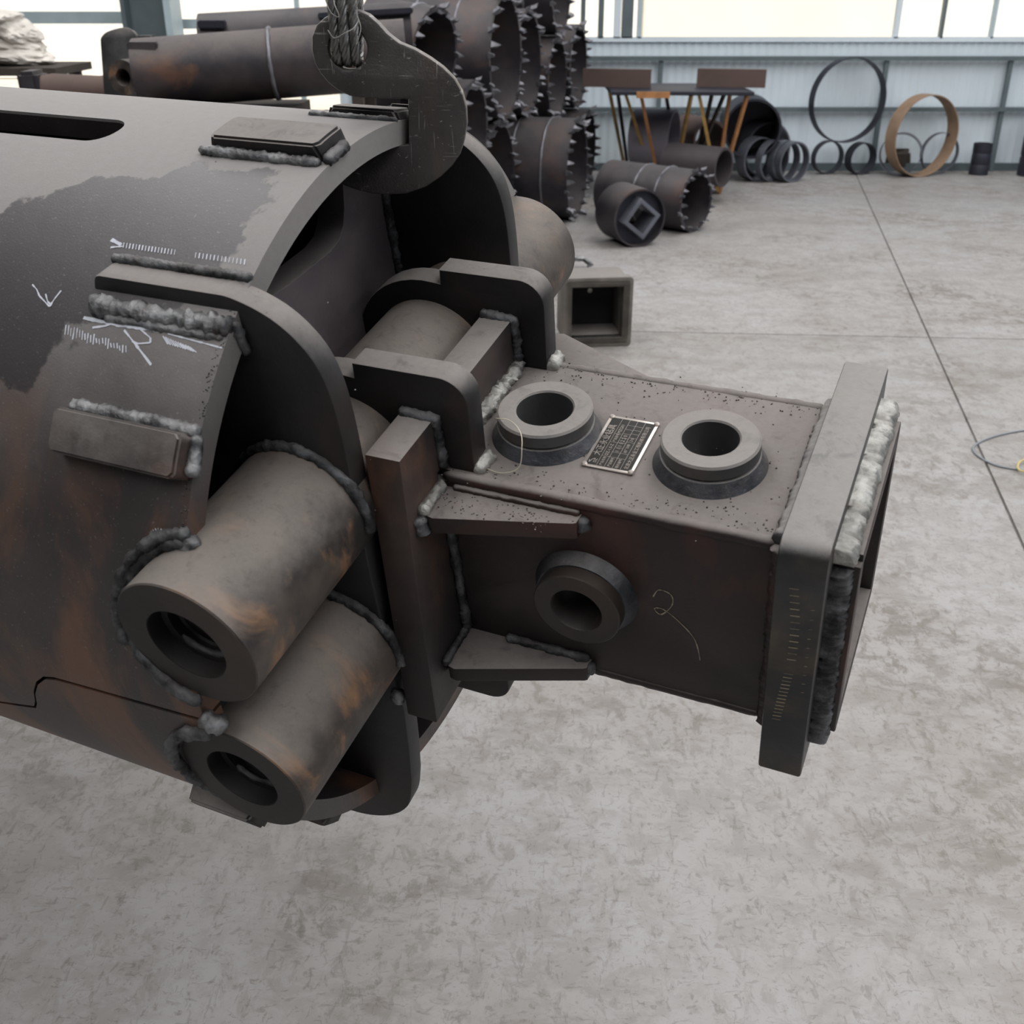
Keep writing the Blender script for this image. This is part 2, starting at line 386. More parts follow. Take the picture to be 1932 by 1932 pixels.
# steel H column
cx0, cx1 = at(241, 60, WY-.5).x, at(334, 60, WY-.5).x
colm = tag(bpy.data.objects.new('steel_column', None), 'grey-green steel building column behind the lying drilling pipes', 'column'); COL.objects.link(colm)
colm.location = ((cx0+cx1)/2, WY-.45, 0); hw = (cx1-cx0)/2
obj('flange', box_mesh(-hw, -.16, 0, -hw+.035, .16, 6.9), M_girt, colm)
obj('flange', box_mesh(hw-.06, -.16, 0, hw, .16, 6.9), M_girtp, colm, label='column flange, sunlight put into its paler colour')  # pale section colour stands in for sun on this flange
obj('web', box_mesh(-hw+.035, -.01, 0, hw-.06, .01, 6.9), M_girt, colm)
obj('base_plate', box_mesh(-hw-.06, -.22, 0, hw+.06, .22, .02), M_girt, colm)
# outside
yard = st('ground_outside', box_mesh(-40, WY+.35, -.25, 40, 60, -.02), M_yard)
fb = thing('neighbouring_building', 'overexposed cream building outside, seen above the pale blue wall', 'building', (0, 22, 0))
obj('wall', box_mesh(-30, 0, 0, 30, 5, 9), M_white, fb)
obj('wall_band', box_mesh(at(1215, 10, 22).x, -.12, 0, at(1690, 10, 22).x, 0, 5), M_cream, fb, label='cream rendered facade bay')
for i, x in enumerate((-18.0, -14.5, -11, -7.5, 9, 12.5)):
    p = obj('window', box_mesh(x, -.06, 2.2, x+1.5, .02, 3.8), M_girt, fb); obj('pane', box_mesh(x+.1, -.09, 2.3, x+1.4, -.06, 3.7), M_ringg, p)

# ================================================================ THE DRILLING TOOL
RW = Matrix(((0.91181, 0.39987, -0.09327), (-0.41018, 0.87676, -0.25108), (-0.01862, 0.26720, 0.96346)))
TM = Matrix.Translation((-.136, 1.352, .986)) @ RW.to_4x4()
tool = thing('drilling_tool', 'largest dark steel drilling tool with cross tubes and square box, hanging from the hook', 'machine part', mat=TM)
SC = Matrix.Scale(S, 4)
FR = {'XZ': Matrix(((1, 0, 0, 0), (0, 0, 1, 0), (0, 1, 0, 0), (0, 0, 0, 1))),     # u->x v->z w->y
      'XY': Matrix.Identity(4),
      'YZ': Matrix(((0, 0, 1, 0), (1, 0, 0, 0), (0, 1, 0, 0), (0, 0, 0, 1)))}      # u->y v->z w->x
def tp(name, me, mat, parent=None, kind=None, label=None, finish=True):
    if isinstance(me, bmesh.types.BMesh):
        m = bpy.data.meshes.new(name); me.to_mesh(m); me.free(); me = m
    me.transform(SC); return obj(name, me, mat, parent or tool, kind, finish, label)
def plate(name, frame, off, pts, t, mat, holes=(), bevel=.004, parent=None, label=None):
    me = outline_mesh(pts, t, holes, bevel)
    me.transform(FR[frame] @ Matrix.Translation((0, 0, off))); return tp(name, me, mat, parent, label=label)
def ybar(bm, x, z):       # lathe axis z -> tool y, placed at x,z
    bm.transform(Matrix.Translation((x, 0, z)) @ Matrix(((1, 0, 0, 0), (0, 0, 1, 0), (0, -1, 0, 0), (0, 0, 0, 1)))); return bm
def weld(P, r, mat=M_weld, closed=False, step=.006, jit=.14, parent=None, name='weld_bead'):
    Q = resample(P, step)
    if closed: Q = Q[:-1]
    return tp(name, tube_path(Q, r, 14, closed, jit*1.35, .04), mat, parent)
def cyl(x, th, r=1.0): a = R_(th); return (x, r*math.cos(a), r*math.sin(a))

# --- drum shell, upper and lower halves parted by the stepped seam
T = .059
def seam(x):
    P = [(-9, 192), (-.80, 191.2), (-.625, 187.6), (-.60, 185.5), (-.575, 182.5), (-.54, 179.6), (-.50, 177.6), (-.46, 176.9), (.0, 175.2), (1, 175.2)]
    for a, b in zip(P, P[1:]):
        if a[0] <= x <= b[0]: return a[1]+(b[1]-a[1])*(x-a[0])/(b[0]-a[0])
def shell(xs, t0, t1, n):
    bm = bmesh.new(); O, I = [], []
    for x in xs:
        a, b = t0(x), t1(x)
        O.append([bm.verts.new(cyl(x, a+(b-a)*j/n)) for j in range(n+1)])
        I.append([bm.verts.new(cyl(x, a+(b-a)*j/n, 1-T)) for j in range(n+1)])
    q = lambda a, b, c, d: bm.faces.new((a, b, c, d))
    for i in range(len(xs)-1):
        for j in range(n):
            q(O[i][j], O[i+1][j], O[i+1][j+1], O[i][j+1]); q(I[i][j], I[i][j+1], I[i+1][j+1], I[i+1][j])
        for j in (0, n): q(O[i][j], I[i][j], I[i+1][j], O[i+1][j])
    for i in (0, len(xs)-1):
        for j in range(n): q(O[i][j], O[i][j+1], I[i][j+1], I[i][j])
    return bm
XS = [-4.0, -2.0, -1.0, -.8, -.7, -.65, -.625, -.61, -.6, -.59, -.575, -.555, -.54, -.52, -.5, -.48, -.46, -.3, -.15, 0.0]
up_me = bpy.data.meshes.new('drum_shell'); b_ = shell(XS, seam, lambda x: 180-seam(x), 120); bmesh.ops.recalc_face_normals(b_, faces=b_.faces); b_.to_mesh(up_me); b_.free()
cut = outline_mesh(rrect(-1.22, -.082, -.672, .050, .062, 8), .6); cut.transform(Matrix.Translation((0, 0, .7)))
bb = bmesh.new(); bb.from_mesh(cut); bmesh.ops.remove_doubles(bb, verts=bb.verts, dist=1e-5); bmesh.ops.recalc_face_normals(bb, faces=bb.faces); bb.to_mesh(cut); bb.free()
def drilled(me, cuts):
    oa = bpy.data.objects.new('a', me); COL.objects.link(oa); obs = []
    for c in cuts:
        ob = bpy.data.objects.new('b', c); COL.objects.link(ob); obs.append(ob)
        md = oa.modifiers.new('m', 'BOOLEAN'); md.operation = 'DIFFERENCE'; md.object = ob; md.solver = 'EXACT'
    bpy.context.view_layer.update()
    res = bpy.data.meshes.new_from_object(oa.evaluated_get(bpy.context.evaluated_depsgraph_get()))
    for o in [oa]+obs: bpy.data.objects.remove(o)
    return res
def bore(x, z):
    b = ybar(lathe([(.168, -1.3), (.168, 1.3), (0, 1.3), (0, -1.3)], 64), x, z); bmesh.ops.remove_doubles(b, verts=b.verts, dist=1e-5)
    bmesh.ops.recalc_face_normals(b, faces=b.faces); m = bpy.data.meshes.new('c'); b.to_mesh(m); b.free(); return m
tp('drum_shell', drilled(up_me, [cut, bore(.03, .33), bore(.025, -.146)]), M_drum)
lo_me = bpy.data.meshes.new('drum_shell'); b_ = shell(XS, lambda x: seam(x)+.65, lambda x: 540-seam(x)-.65, 100); bmesh.ops.recalc_face_normals(b_, faces=b_.faces); b_.to_mesh(lo_me); b_.free()
tp('drum_shell', drilled(lo_me, [bore(.03, .33), bore(.025, -.146)]), M_drum, label='lower drum half below the stepped seam')
# backing strip inside the seam
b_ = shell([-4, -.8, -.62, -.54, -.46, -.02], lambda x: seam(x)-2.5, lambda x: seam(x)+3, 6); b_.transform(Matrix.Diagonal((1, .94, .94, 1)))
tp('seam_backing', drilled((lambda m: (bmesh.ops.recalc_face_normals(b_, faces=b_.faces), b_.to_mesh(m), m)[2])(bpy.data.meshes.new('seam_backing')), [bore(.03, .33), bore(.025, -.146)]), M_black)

# --- ear plates either side of the drum centre
EAR = [(-.375, .895), (-.02, .893), (.045, .873), (.10, .842), (.145, .795), (.172, .745), (.186, .68), (.19, .60), (.188, .50), (.182, .38), (.176, .2), (.172, -.1), (.172, -.4), (.155, -.58), (.135, -.74), (.11, -.86), (.07, -.93), (.01, -.985), (-.06, -1.02), (-.13, -1.035), (-.2, -1.03), (-.27, -1.0), (-.33, -.94), (-.38, -.86), (-.42, -.7), (-.42, .6), (-.39, .86)]
def smooth(P, it=1):
    for _ in range(it):
        Q = []
        for i in range(len(P)):
            a, b = P[i], P[(i+1) % len(P)]
            if math.dist(a, b) < .13: Q += [(a[0]*.75+b[0]*.25, a[1]*.75+b[1]*.25), (a[0]*.25+b[0]*.75, a[1]*.25+b[1]*.75)]
            else: Q += [a, b] if False else [(a[0]*.98+b[0]*.02, a[1]*.98+b[1]*.02), (a[0]*.02+b[0]*.98, a[1]*.02+b[1]*.98)]
        P = Q
    return P
EARS = smooth(EAR, 2)
EH = [(.03, .33, .165), (.025, -.146, .165)]
plate('ear_plate', 'XZ', -.512, EARS, .065, M_ear, EH, .005)
plate('ear_plate', 'XZ', .405, EARS, .058, M_ear, EH, .005)
# transverse web between the ears with its U-shaped opening
WEB = [(-.447, -.75), (.405, -.75), (.405, .86), (.30, .86), (.245, .84), (.215, .80), (.2, .74), (.18, .70), (.15, .675), (.1, .665), (-.1, .675), (-.3, .70), (-.447, .71)]
plate('web_plate', 'YZ', -.27, WEB, .085, M_web, (), .004, label='reddish transverse web plate with a scooped upper edge')
# bulkhead closing the drum behind
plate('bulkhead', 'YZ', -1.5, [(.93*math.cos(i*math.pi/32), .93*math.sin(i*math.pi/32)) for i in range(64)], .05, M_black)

# --- cross tubes
RT = .174
FAR = .84
def cross_tube(x, z, label):
    prof = [(.1, -.982), (.102, -.985), (RT-.003, -.985), (RT, -.982), (RT, FAR-.004), (RT-.004, FAR), (.1, FAR), (.1, .70), (.0, .70), (.0, -.87), (.092, -.87), (.094, -.90), (.1, -.905)]
    o = tp('cross_tube', ybar(lathe(prof, 72), x, z), M_tube, label=label)
    tp('end_face', ybar(lathe([(.099, -.9856), (RT-.003, -.9856), (RT-.003, -.980), (.099, -.980)], 64), x, z), M_endf, o, label='cut end face of the tube, shade put into its dark colour')  # added disc, shade of the down-facing end put into its darker steel
    tp('bore', ybar(lathe([(.0975, -.984), (.0975, -.90), (.1, -.90), (.1, -.984)], 64), x, z), M_endd, o)  # added near-black sleeve, the bore's shade put into its colour
    tp('plug', ybar(lathe([(0, -.905), (.080, -.905), (.084, -.91), (.084, -.935), (.0995, -.94), (.0995, -.88), (0, -.88)], 56), x, z), M_endd, o)
    weld([(x+.082*math.cos(a), -.93, z+.082*math.sin(a)) for a in [R_(215+i*8) for i in range(17)]], .008, M_weldd, parent=o)
    return o
cross_tube(.03, .33, 'upper dusty brown cross tube'); cross_tube(.025, -.146, 'lower dusty brown cross tube with rust patches')
# welds where tubes leave the drum and where they meet the ear plate
def tube_weld(x, z, a0, a1, r, rr, mat, ny=1.0, dup_=0.0):
    P = []
    for i in range(61):
        a = R_(a0+(a1-a0)*i/60); X, Z = x+(RT+rr*.6)*math.cos(a), z+(RT+rr*.6)*math.sin(a)
        y = -math.sqrt(max(.05, 1.0-Z*Z)) - rr*.3 + dup_
        if X < .02: P.append((X, y, Z))
    if len(P) > 3: weld(P, r, mat)
tube_weld(.03, .33, 78, 285, .017, .018, M_weldd); tube_weld(.03, .33, 84, 200, .015, .05, M_weldd); tube_weld(.03, .33, 82, 150, .009, .03, M_weld)
tube_weld(.025, -.146, 95, 250, .016, .02, M_weldd)
for (x, z) in ((.03, .33), (.025, -.146)):
    weld([(x+(RT+.006)*math.cos(R_(a)), -.515, z+(RT+.006)*math.sin(R_(a))) for a in range(-10, 150, 5)], .014, M_weldd)
weld([(.0, -1.0, .10), (.03, -1.0, .085), (.035, -.985, .06)], .024, M_weld)
weld([(.02, -.85, .52), (-.0, -.87, .49), (-.03, -.885, .475)], .018, M_weld)
# --- weld of the ear plate to the drum, and its ends
def drumline(x0, x1, y, r0=1.0, n=20): return [(x0+(x1-x0)*i/n, y, math.sqrt(r0*r0-y*y)) for i in range(n+1)]
weld(drumline(-.37, .0, -.545), .024, M_weld, jit=.2); weld(drumline(-.33, -.01, -.564, .999), .011, M_weld)
weld(drumline(-.38, -.0, -.44, 1.0), .012, M_weldd)
weld([(-.005, -.53, .845), (.0, -.53, .80), (.0, -.52, .76)], .014, M_weldd)
# --- wear pads welded on the shell
def pad(x0, x1, t0, t1, h, mat, label=None):
    bm = bmesh.new(); n = 8; A, B = [], []
    for j in range(n+1):
        th = t0+(t1-t0)*j/n; e = .012 if j in (0, n) else 0
        A.append([bm.verts.new(cyl(x, th, .995)) for x in (x0, x1)])
        B.append([bm.verts.new(cyl(x0+.01+e, th, 1+h)), bm.verts.new(cyl(x1-.01-e, th, 1+h))])
    for j in range(n):
        for P, Q in ((A[j], A[j+1]), (B[j], B[j+1])): bm.faces.new((P[0], P[1], Q[1], Q[0]))
        for k in (0, 1): bm.faces.new((A[j][k], A[j+1][k], B[j+1][k], B[j][k]))
    for j in (0, n): bm.faces.new((A[j][0], A[j][1], B[j][1], B[j][0]))
    bmesh.ops.recalc_face_normals(bm, faces=bm.faces)
    es = [e for e in bm.edges if e.calc_face_angle(0) > .6]
    bmesh.ops.bevel(bm, geom=es, offset=.006, segments=2, affect='EDGES')
    return tp('wear_pad', bm, mat, label=label)
p1 = pad(-.34, -.015, 88.0, 94.5, .042, M_dark)
weld([cyl(-.36, 95.0, 1.008), cyl(-.02, 95.2, 1.004)], .013, M_weld, parent=p1); weld([cyl(-.005, 95, 1.008), cyl(-.0, 90, 1.01)], .014, M_weldd, parent=p1)
p2 = pad(-.36, -.0, 136.6, 142.0, .05, M_red, label='rusty-faced wear pad on the drum flank')
weld([cyl(-.34, 136.1, 1.006), cyl(.0, 136.1, 1.006)], .016, M_weld, parent=p2); weld([cyl(.002, 136.5, 1.01), cyl(.004, 141.5, 1.01)], .015, M_weld, parent=p2)
p3 = pad(-.22, .0, 71.0, 75.5, .024, M_dark)
pad(-.10, .0, 66.5, 70.5, .03, M_dark)
weld([cyl(-.26, 76.4, 1.002), cyl(0, 76.4, 1.002)], .009, M_weldd, parent=p3)
pad(-.24, -.02, 201, 206, .045, M_dark)
pad(-.30, -.0, 222, 227, .03, M_dark)

# --- square box: four plates, corner weld strips
BX0, BX1 = -.02, 1.295; YN, YF, ZT, ZB = -.311, .227, .337, -.261; BT = .055
plate('box_plate', 'XY', ZT-BT, [(BX0, YN+.02), (BX1, YN+.02), (BX1, YF-.02), (BX0, YF-.02)], BT, M_box, [(.483, -.08, .072), (.903, -.082, .068)], .004, label='dusty top plate of the square box')
plate('box_plate', 'XY', ZB, [(BX0, YN+.02), (BX1, YN+.02), (BX1, YF-.02), (BX0, YF-.02)], BT, M_box, [(.483, -.08, .072), (.903, -.082, .068)], .004)
side = [(BX0, ZB+.02), (BX1, ZB+.02), (BX1, ZT-.02), (BX0, ZT-.02)]
plate('box_plate', 'XZ', YN, side, BT, M_box, [(.655, .04, .066)], .004); plate('box_plate', 'XZ', YF-BT, side, BT, M_box, [(.655, .04, .066)], .004)
for yy, zz in ((YN, ZT), (YF, ZT), (YN, ZB), (YF, ZB)):
    sy, sz = (1 if yy < 0 else -1), (-1 if zz > 0 else 1)
    P = [(.30+.02*i, yy+sy*.012, zz+sz*.012) for i in range(42)]
    tp('corner_weld', tube_path(P, .017, 8, False, .08, .02), M_box)
# bushings
def bushing(x, y, z0, z1, ro, ri, name='bushing'):
    bm = lathe([(ri, z0-.0), (ri, z1-.004), (ri+.004, z1), (ro-.005, z1), (ro, z1-.005), (ro, z1-.035), (ro-.006, z1-.04), (ro-.006, z0)], 64)
    bm.transform(Matrix.Translation((x, y, 0))); o = tp(name, bm, M_bush)
    bm = lathe([(ro-.008, ZT), (ro-.008, ZT+.036), (ro+.002, ZT+.032), (ro+.009, ZT+.018), (ro+.015, ZT+.007), (ro+.019, ZT)], 64); bm.transform(Matrix.Translation((x, y, 0))); tp('weld_fillet', bm, M_filet, o)
bushing(.483, -.08, ZT-BT, .412, .12, .071); bushing(.903, -.082, ZT-BT, .412, .117, .067)
bm = ybar(lathe([(.066, YN+BT), (.066, -.377), (.068, -.38), (.110, -.38), (.113, -.377), (.115, YN+BT)], 64), 0, 0)
bm.transform(Matrix.Translation((.66, 0, .045))); o = tp('side_bushing', bm, M_endf)
bm = ybar(lathe([(.112, YN), (.112, -.345), (.118, -.345), (.130, YN-.012), (.136, YN)], 64), .66, .045); tp('weld_fillet', bm, M_filet, o)
# end flange with the box passing through it
plate('end_flange', 'YZ', 1.133, [(-.399, -.336), (.315, -.336), (.315, .412)] + [(-.351-.048*math.sin(R_(a)), .364+.048*math.cos(R_(a))) for a in range(0, 91, 15)], .106, M_flange, [[(YN+.02, ZB+.02), (YF-.02, ZB+.02), (YF-.02, ZT-.02), (YN+.02, ZT-.02)]], .006)
f_ = .012
def fillet(P0, P1, da, db, a, b, mat, n=110, amp=.16):
    P0, P1, da, db = Vector(P0), Vector(P1), Vector(da), Vector(db); bm = bmesh.new(); rows = []
    for i in range(n+1):
        p = P0.lerp(P1, i/n); row = [bm.verts.new(p)]
        for k in range(9):
            t = k/8; base = da*a*(1-t)+db*b*t; bul = (da*a+db*b)*.30*math.sin(math.pi*t)
            nz = 1+amp*noise.noise(p*55+Vector((t*3, 0, 0)))+.05*math.sin(i*2.2-t*4)
            row.append(bm.verts.new(p+(base+bul)*nz))
        rows.append(row)
    for A, B in zip(rows, rows[1:]):
        for k in range(10): bm.faces.new((A[k], A[(k+1) % 10], B[(k+1) % 10], B[k]))
    bm.faces.new(rows[0][::-1]); bm.faces.new(rows[-1])
    return tp('weld_bead', bm, mat)
fillet((1.238, YN-.022, ZT-.002), (1.238, YF+.01, ZT-.002), (0, 0, 1), (1, 0, 0), .040, .046, M_bead)
fillet((1.238, YN+.002, ZT-.03), (1.238, YN+.002, ZB), (0, -1, 0), (1, 0, 0), .036, .044, M_weldd)
weld([(1.252, YF+.01, ZT), (1.252, YF+.01, ZB)], .02, M_weldd)
weld([(1.252, YN, ZB-.005), (1.252, YF, ZB-.005)], .02, M_weldd)
weld([(1.127, YN-.002, ZT+.006), (1.127, YF, ZT+.006)], .02, M_flange, jit=.12); weld([(1.127, YN-.006, ZT), (1.127, YN-.006, ZB)], .02, M_box, jit=.12)

# --- cross plate around the box
CP = [(-.462, .487), (.27, .487), (.30, .46), (.40, .36), (.43, .33), (.43, -.36), (-.535, -.36)]
HB = [(YN-.002, ZB-.002), (YF+.002, ZB-.002), (YF+.002, ZT+.002), (YN-.002, ZT+.002)]
plate('cross_plate', 'YZ', .20, CP, .092, M_red, [HB], .004)
# --- brackets: round lug about the upper tube, flat arm, nose down to the box
def bracket(y, flip, t=.072):
    P = []
    for a in range(250, 76, -8): P.append((.03+.235*math.cos(R_(a)), .33+.235*math.sin(R_(a))))
    P += [(.085, .56), (.088, .603)]
    P += [(.315, .603)] + [(.315+.07*math.sin(R_(a)), .533+.07*math.cos(R_(a))) for a in range(12, 91, 13)] + [(.378, .338), (.294, .338), (.294, .49), (.197, .49), (.197, .338), (.12, .338), (.1, .14)]
    if flip: P = [(x, .076-z) for x, z in P]
    P = P[::-1] if not flip else P
    plate('bracket', 'XZ', y, P, t, M_dark, (), .005)
bracket(-.285, False); bracket(.178, False); bracket(-.285, True); bracket(.178, True)
weld([(.385, -.285, ZT+.006), (.386, -.213, ZT+.006)], .022, M_bead); weld([(.385, .18, ZT+.006), (.386, .25, ZT+.006)], .022, M_bead)
weld([(.298, -.286, ZT+.01), (.298, .178, ZT+.01)], .02, M_bead, jit=.2)
weld([(.296, .172, .345), (.296, .172, .485), (.2, .172, .492)], .014, M_weldd); weld([(.296, -.29, .345), (.296, -.29, .485), (.2, -.29, .492)], .014, M_weldd)
# --- gussets
def gusset(z, yb, sgn, yo):
    P = [(.293, yb), (.665, yb), (.662, yb-sgn*.035), (.655, yb-sgn*.04), (.33, yo), (.31, yo+sgn*.005), (.293, yo+sgn*.03)]
    if sgn < 0: P = P[::-1]
    plate('gusset', 'XY', z-.05, P, .05, M_box, (), .004)
gusset(.303, YN+.002, 1, -.432); gusset(-.205, YN+.002, 1, -.462); gusset(.303, YF-.002, -1, .42); gusset(-.205, YF-.002, -1, .42)
weld([(.30, -.315, .31), (.30, -.43, .308)], .016, M_bead); weld([(.33, -.314, .306), (.66, -.314, .306)], .010, M_dark, jit=.1)
weld([(.665, -.318, .30), (.67, -.325, .262)], .018, M_weldd); weld([(.296, -.435, .30), (.296, -.437, .25)], .018, M_weldd)
weld([(.30, -.32, -.2), (.30, -.46, -.2)], .012, M_weldd); weld([(.42, -.318, -.197), (.66, -.318, -.197)], .012, M_weldd); weld([(.665, -.33, -.205), (.668, -.33, -.24)], .015, M_weldd)
weld([(.302, -.318, .24), (.302, -.318, -.2)], .013, M_weldd)
weld([(-.18, .398, .84), (-.18, .398, .3)], .014, M_weldd); weld([(-.183, -.44, .7), (-.183, -.44, .3)], .014, M_weldd)
weld([(.17, -.515, -.30), (.165, -.515, -.34)], .022, M_weld)

# --- nameplate, riveted, with lettering
NM = plain('nameplate_field', (.055, .053, .05, 1), .35, .7, .3, 60, 0); NE = plain('nameplate_silver', (.55, .5, .46, 1), .35, .8, .15, 60, 0)
np_ = plate('nameplate', 'XY', ZT+.002, rrect(.616, -.184, .744, .026, .006, 3), .004, NE, (), .0008, label='small silver and black maker nameplate')
tp('nameplate_field', box_mesh(.624, -.176, ZT+.0055, .737, .018, ZT+.0064), NM, np_)
bm = bmesh.new()
ZL = ZT+.0070
def line(x0, y0, x1, y1, wd=.0009):
    d = Vector((x1-x0, y1-y0)).normalized(); n = Vector((-d.y, d.x))*wd/2
    bm.faces.new([bm.verts.new((p[0], p[1], ZL)) for p in ((x0-n.x, y0-n.y), (x1-n.x, y1-n.y), (x1+n.x, y1+n.y), (x0+n.x, y0+n.y))])
rows = [.651, .671, .691, .711]
for x in rows: line(x, -.176, x, .018)
for x0, x1, ys in ((.651, .671, (-.137, -.08, -.045)), (.671, .691, (-.137, -.117, -.097, -.077, -.058, -.04, -.022, -.004)), (.691, .711, (-.137, -.117, -.07, -.052, -.036, -.02, -.004))):
    for y in ys: line(x0, y, x1, y)
tp('ruled_lines', bm, NE, np_, finish=False)
def text(body, x, y, size, parent=np_):
    c = bpy.data.curves.new('t', 'FONT'); c.body = body; c.size = size; c.extrude = .00015; c.align_y = 'CENTER'
    o = bpy.data.objects.new('t', c); COL.objects.link(o); bpy.context.view_layer.update()
    me = bpy.data.meshes.new_from_object(o.evaluated_get(bpy.context.evaluated_depsgraph_get())); bpy.data.objects.remove(o)
    me.transform(Matrix.Translation((x, y, ZL)) @ Matrix.Rotation(R_(90), 4, 'Z'))
    tp('lettering', me, NE, parent, finish=False)
text('大正永业钻具', .638, -.140, .0215); text('DZ', .643, -.168, .011)
text('产品名称', .661, -.174, .0088); text('DZ-1.5-Z', .661, -.134, .012); text('产品型号', .661, -.078, .0085); text('MZG01', .661, -.042, .012)
text('产品编号', .681, -.174, .0088); text('1 1 1 1 2 2 0', .681, -.115, .0135)
text('整机编号', .701, -.174, .0088); text('出厂日期', .701, -.113, .0088); text('2 0', .701, -.066, .0105)
text('北京大正永业工程机械有限公司', .724, -.172, .0125)
bm = bmesh.new()      # arrow-like maker's mark
ZL += .0001
for a, b in (((.630, -.170), (.634, -.158)), ((.634, -.158), (.640, -.152)), ((.630, -.170), (.628, -.160))): line(a[0], a[1], b[0], b[1], .002)
tp('emblem', bm, NE, np_, finish=False)
for x, y in ((.6215, -.1785), (.739, -.1785), (.6215, .0205), (.739, .0205)):
    b2 = lathe([(0, 0), (.0075, 0), (.0072, .003), (.005, .0055), (0, .006)], 16, False); b2.transform(Matrix.Translation((x, y, ZT+.005))); tp('rivet', b2, NE, np_)
# wire tie and dust crumbs on the box
P = [Vector((.39, -.165, .42)), Vector((.43, -.17, .425)), Vector((.47, -.2, .42)), Vector((.487, -.235, .40)), Vector((.485, -.26, .36)), Vector((.44, -.272, .343)), Vector((.385, -.26, .343))]
tp('thin_wire', tube_path(catmull(P, 8), .0012, 6), plain('pale_wire', (.5, .46, .36, 1), .5, .3, 0, 8, 0))
def crumbs(n, fn, rmin, rmax, mat, name='spatter'):
    bm = bmesh.new()
    for _ in range(n):
        p = fn()
        if p is None: continue
        r = random.uniform(rmin, rmax); m = bmesh.ops.create_icosphere(bm, subdivisions=1, radius=r)
        for v in m['verts']: v.co = Vector(p)+v.co*random.uniform(.7, 1.2)
    tp(name, bm, mat, kind='stuff')
crumbs(420, lambda: (random.uniform(.3, 1.12), random.choice((random.gauss(.19, .02), random.gauss(-.08, .15), random.gauss(-.27, .02))), ZT+.001), .001, .0032, M_dark, 'grit')
crumbs(90, lambda: (random.uniform(.32, .6), random.uniform(-.40, -.33), .304), .001, .003, M_dark, 'grit')
crumbs(160, lambda: cyl(random.uniform(-.02, .0), random.uniform(118, 150), 1.0), .001, .003, M_weldd)
crumbs(120, lambda: (random.gauss(.05, .1), -.507, random.gauss(.5, .2)), .0008, .002, M_weld)

# chalk strokes drawn on the drum (thin layers on its surface)
M_chalk = plain('white_chalk', (.5, .52, .58, 1), .95, 0, .2, 60, 0)
def chalk(strokes, kind=None):
    bm = bmesh.new()
    for st_ in strokes:
        wd_ = st_[0]; P = [Vector(cyl(x, t+(1.0 if 123 < t < 130 and x > -.45 else 0), 1.0012)) for x, t in st_[1:]]
        P = resample(P, .01)
        for a, b in zip(P, P[1:]):
            nrm = Vector((0, a.y, a.z)).normalized(); d = (b-a).normalized(); n = d.cross(nrm)*wd_/2*random.uniform(.5, 1.2)
            bm.faces.new([bm.verts.new(q) for q in (a-n, b-n, b+n, a+n)])
    tp('chalk_mark', bm, M_chalk, finish=False, kind='stuff')
chalk([(.004, (-.564, 121.6), (-.545, 122.2), (-.53, 123.0), (-.49, 124.2)), (.005, (-.49, 124.2), (-.484, 123), (-.476, 121.8)), (.004, (-.515, 122.6), (-.5, 123.6), (-.485, 124.0))])
chalk([(.008, (-.385, 123.9), (-.34, 124.0), (-.291, 124.1), (-.187, 123.9)), (.006, (-.351, 125.0), (-.32, 124.5), (-.306, 124.1)),
       (.004, (-.15, 124.1), (-.004, 124.7)), (.006, (-.265, 124.6), (-.221, 126.2), (-.166, 128.3)), (.005, (-.225, 124.1), (-.19, 125.0), (-.186, 125.6), (-.218, 126.0), (-.235, 125.8))])
chalk([(.003, (x, 125.4+(x+.43)*6+random.uniform(-.3, .3)), (x+.006, 126.6+(x+.43)*4+random.uniform(-.3, .3))) for x in [-.425+.0085*i for i in range(22)]]
      + [(.003, (x, 124.5+(x+.16)*10), (x+.02, 125.4+(x+.16)*5)) for x in [-.16+.007*i for i in range(12)]]
      + [(.003, (x, 113.6), (x+.005, 114.4)) for x in [-.38+.009*i for i in range(18)]+[-.17+.01*i for i in range(14)]]
      + [(.010, (-.41, 113.4), (-.375, 114.0)), (.006, (-.40, 114.6), (-.37, 114.2))]
      + [(.003, (-.094+.03*math.cos(a)+.03, 149.6-1.1*math.sin(a)), (-.094+.026*math.cos(a)+.03, 149.6-.85*math.sin(a))) for a in [.2+.28*i for i in range(12)]])

M_chalk2 = plain('yellowish_chalk', (.3, .26, .19, 1), .95, 0, .3, 60, 0)
def flat_chalk(strokes, y, mat):
    bm = bmesh.new()
    for wd, *P in strokes:
        Q = resample(catmull([Vector((a, y, b)) for a, b in P], 5) if len(P) > 3 else [(a, y, b) for a, b in P], .012)
        for a, b in zip(Q, Q[1:]):
            d = (b-a).normalized(); n = Vector((-d.z, 0, d.x))*wd/2*random.uniform(.3, 1.1); bm.faces.new([bm.verts.new(q) for q in (a-n, b-n, b+n, a+n)])
    tp('chalk_mark', bm, mat, finish=False, kind='stuff')
flat_chalk([(.0035, (.835, .085), (.85, .113), (.88, .105), (.882, .07), (.855, .03), (.838, .045), (.86, .05), (.9, .02), (.94, -.03), (.955, -.10))], YN-.0012, M_chalk2)
flat_chalk([(.003, (1.165+.012*math.sin(z*9), .30-z), (1.185+.012*math.sin(z*9), .303-z)) for z in [.02*i for i in range(12)]+[.27+.013*i for i in range(14)]] + [(.002, (1.215, .25-z), (1.222, .252-z)) for z in [.03*i for i in range(10)]], -.3998, M_chalk2)
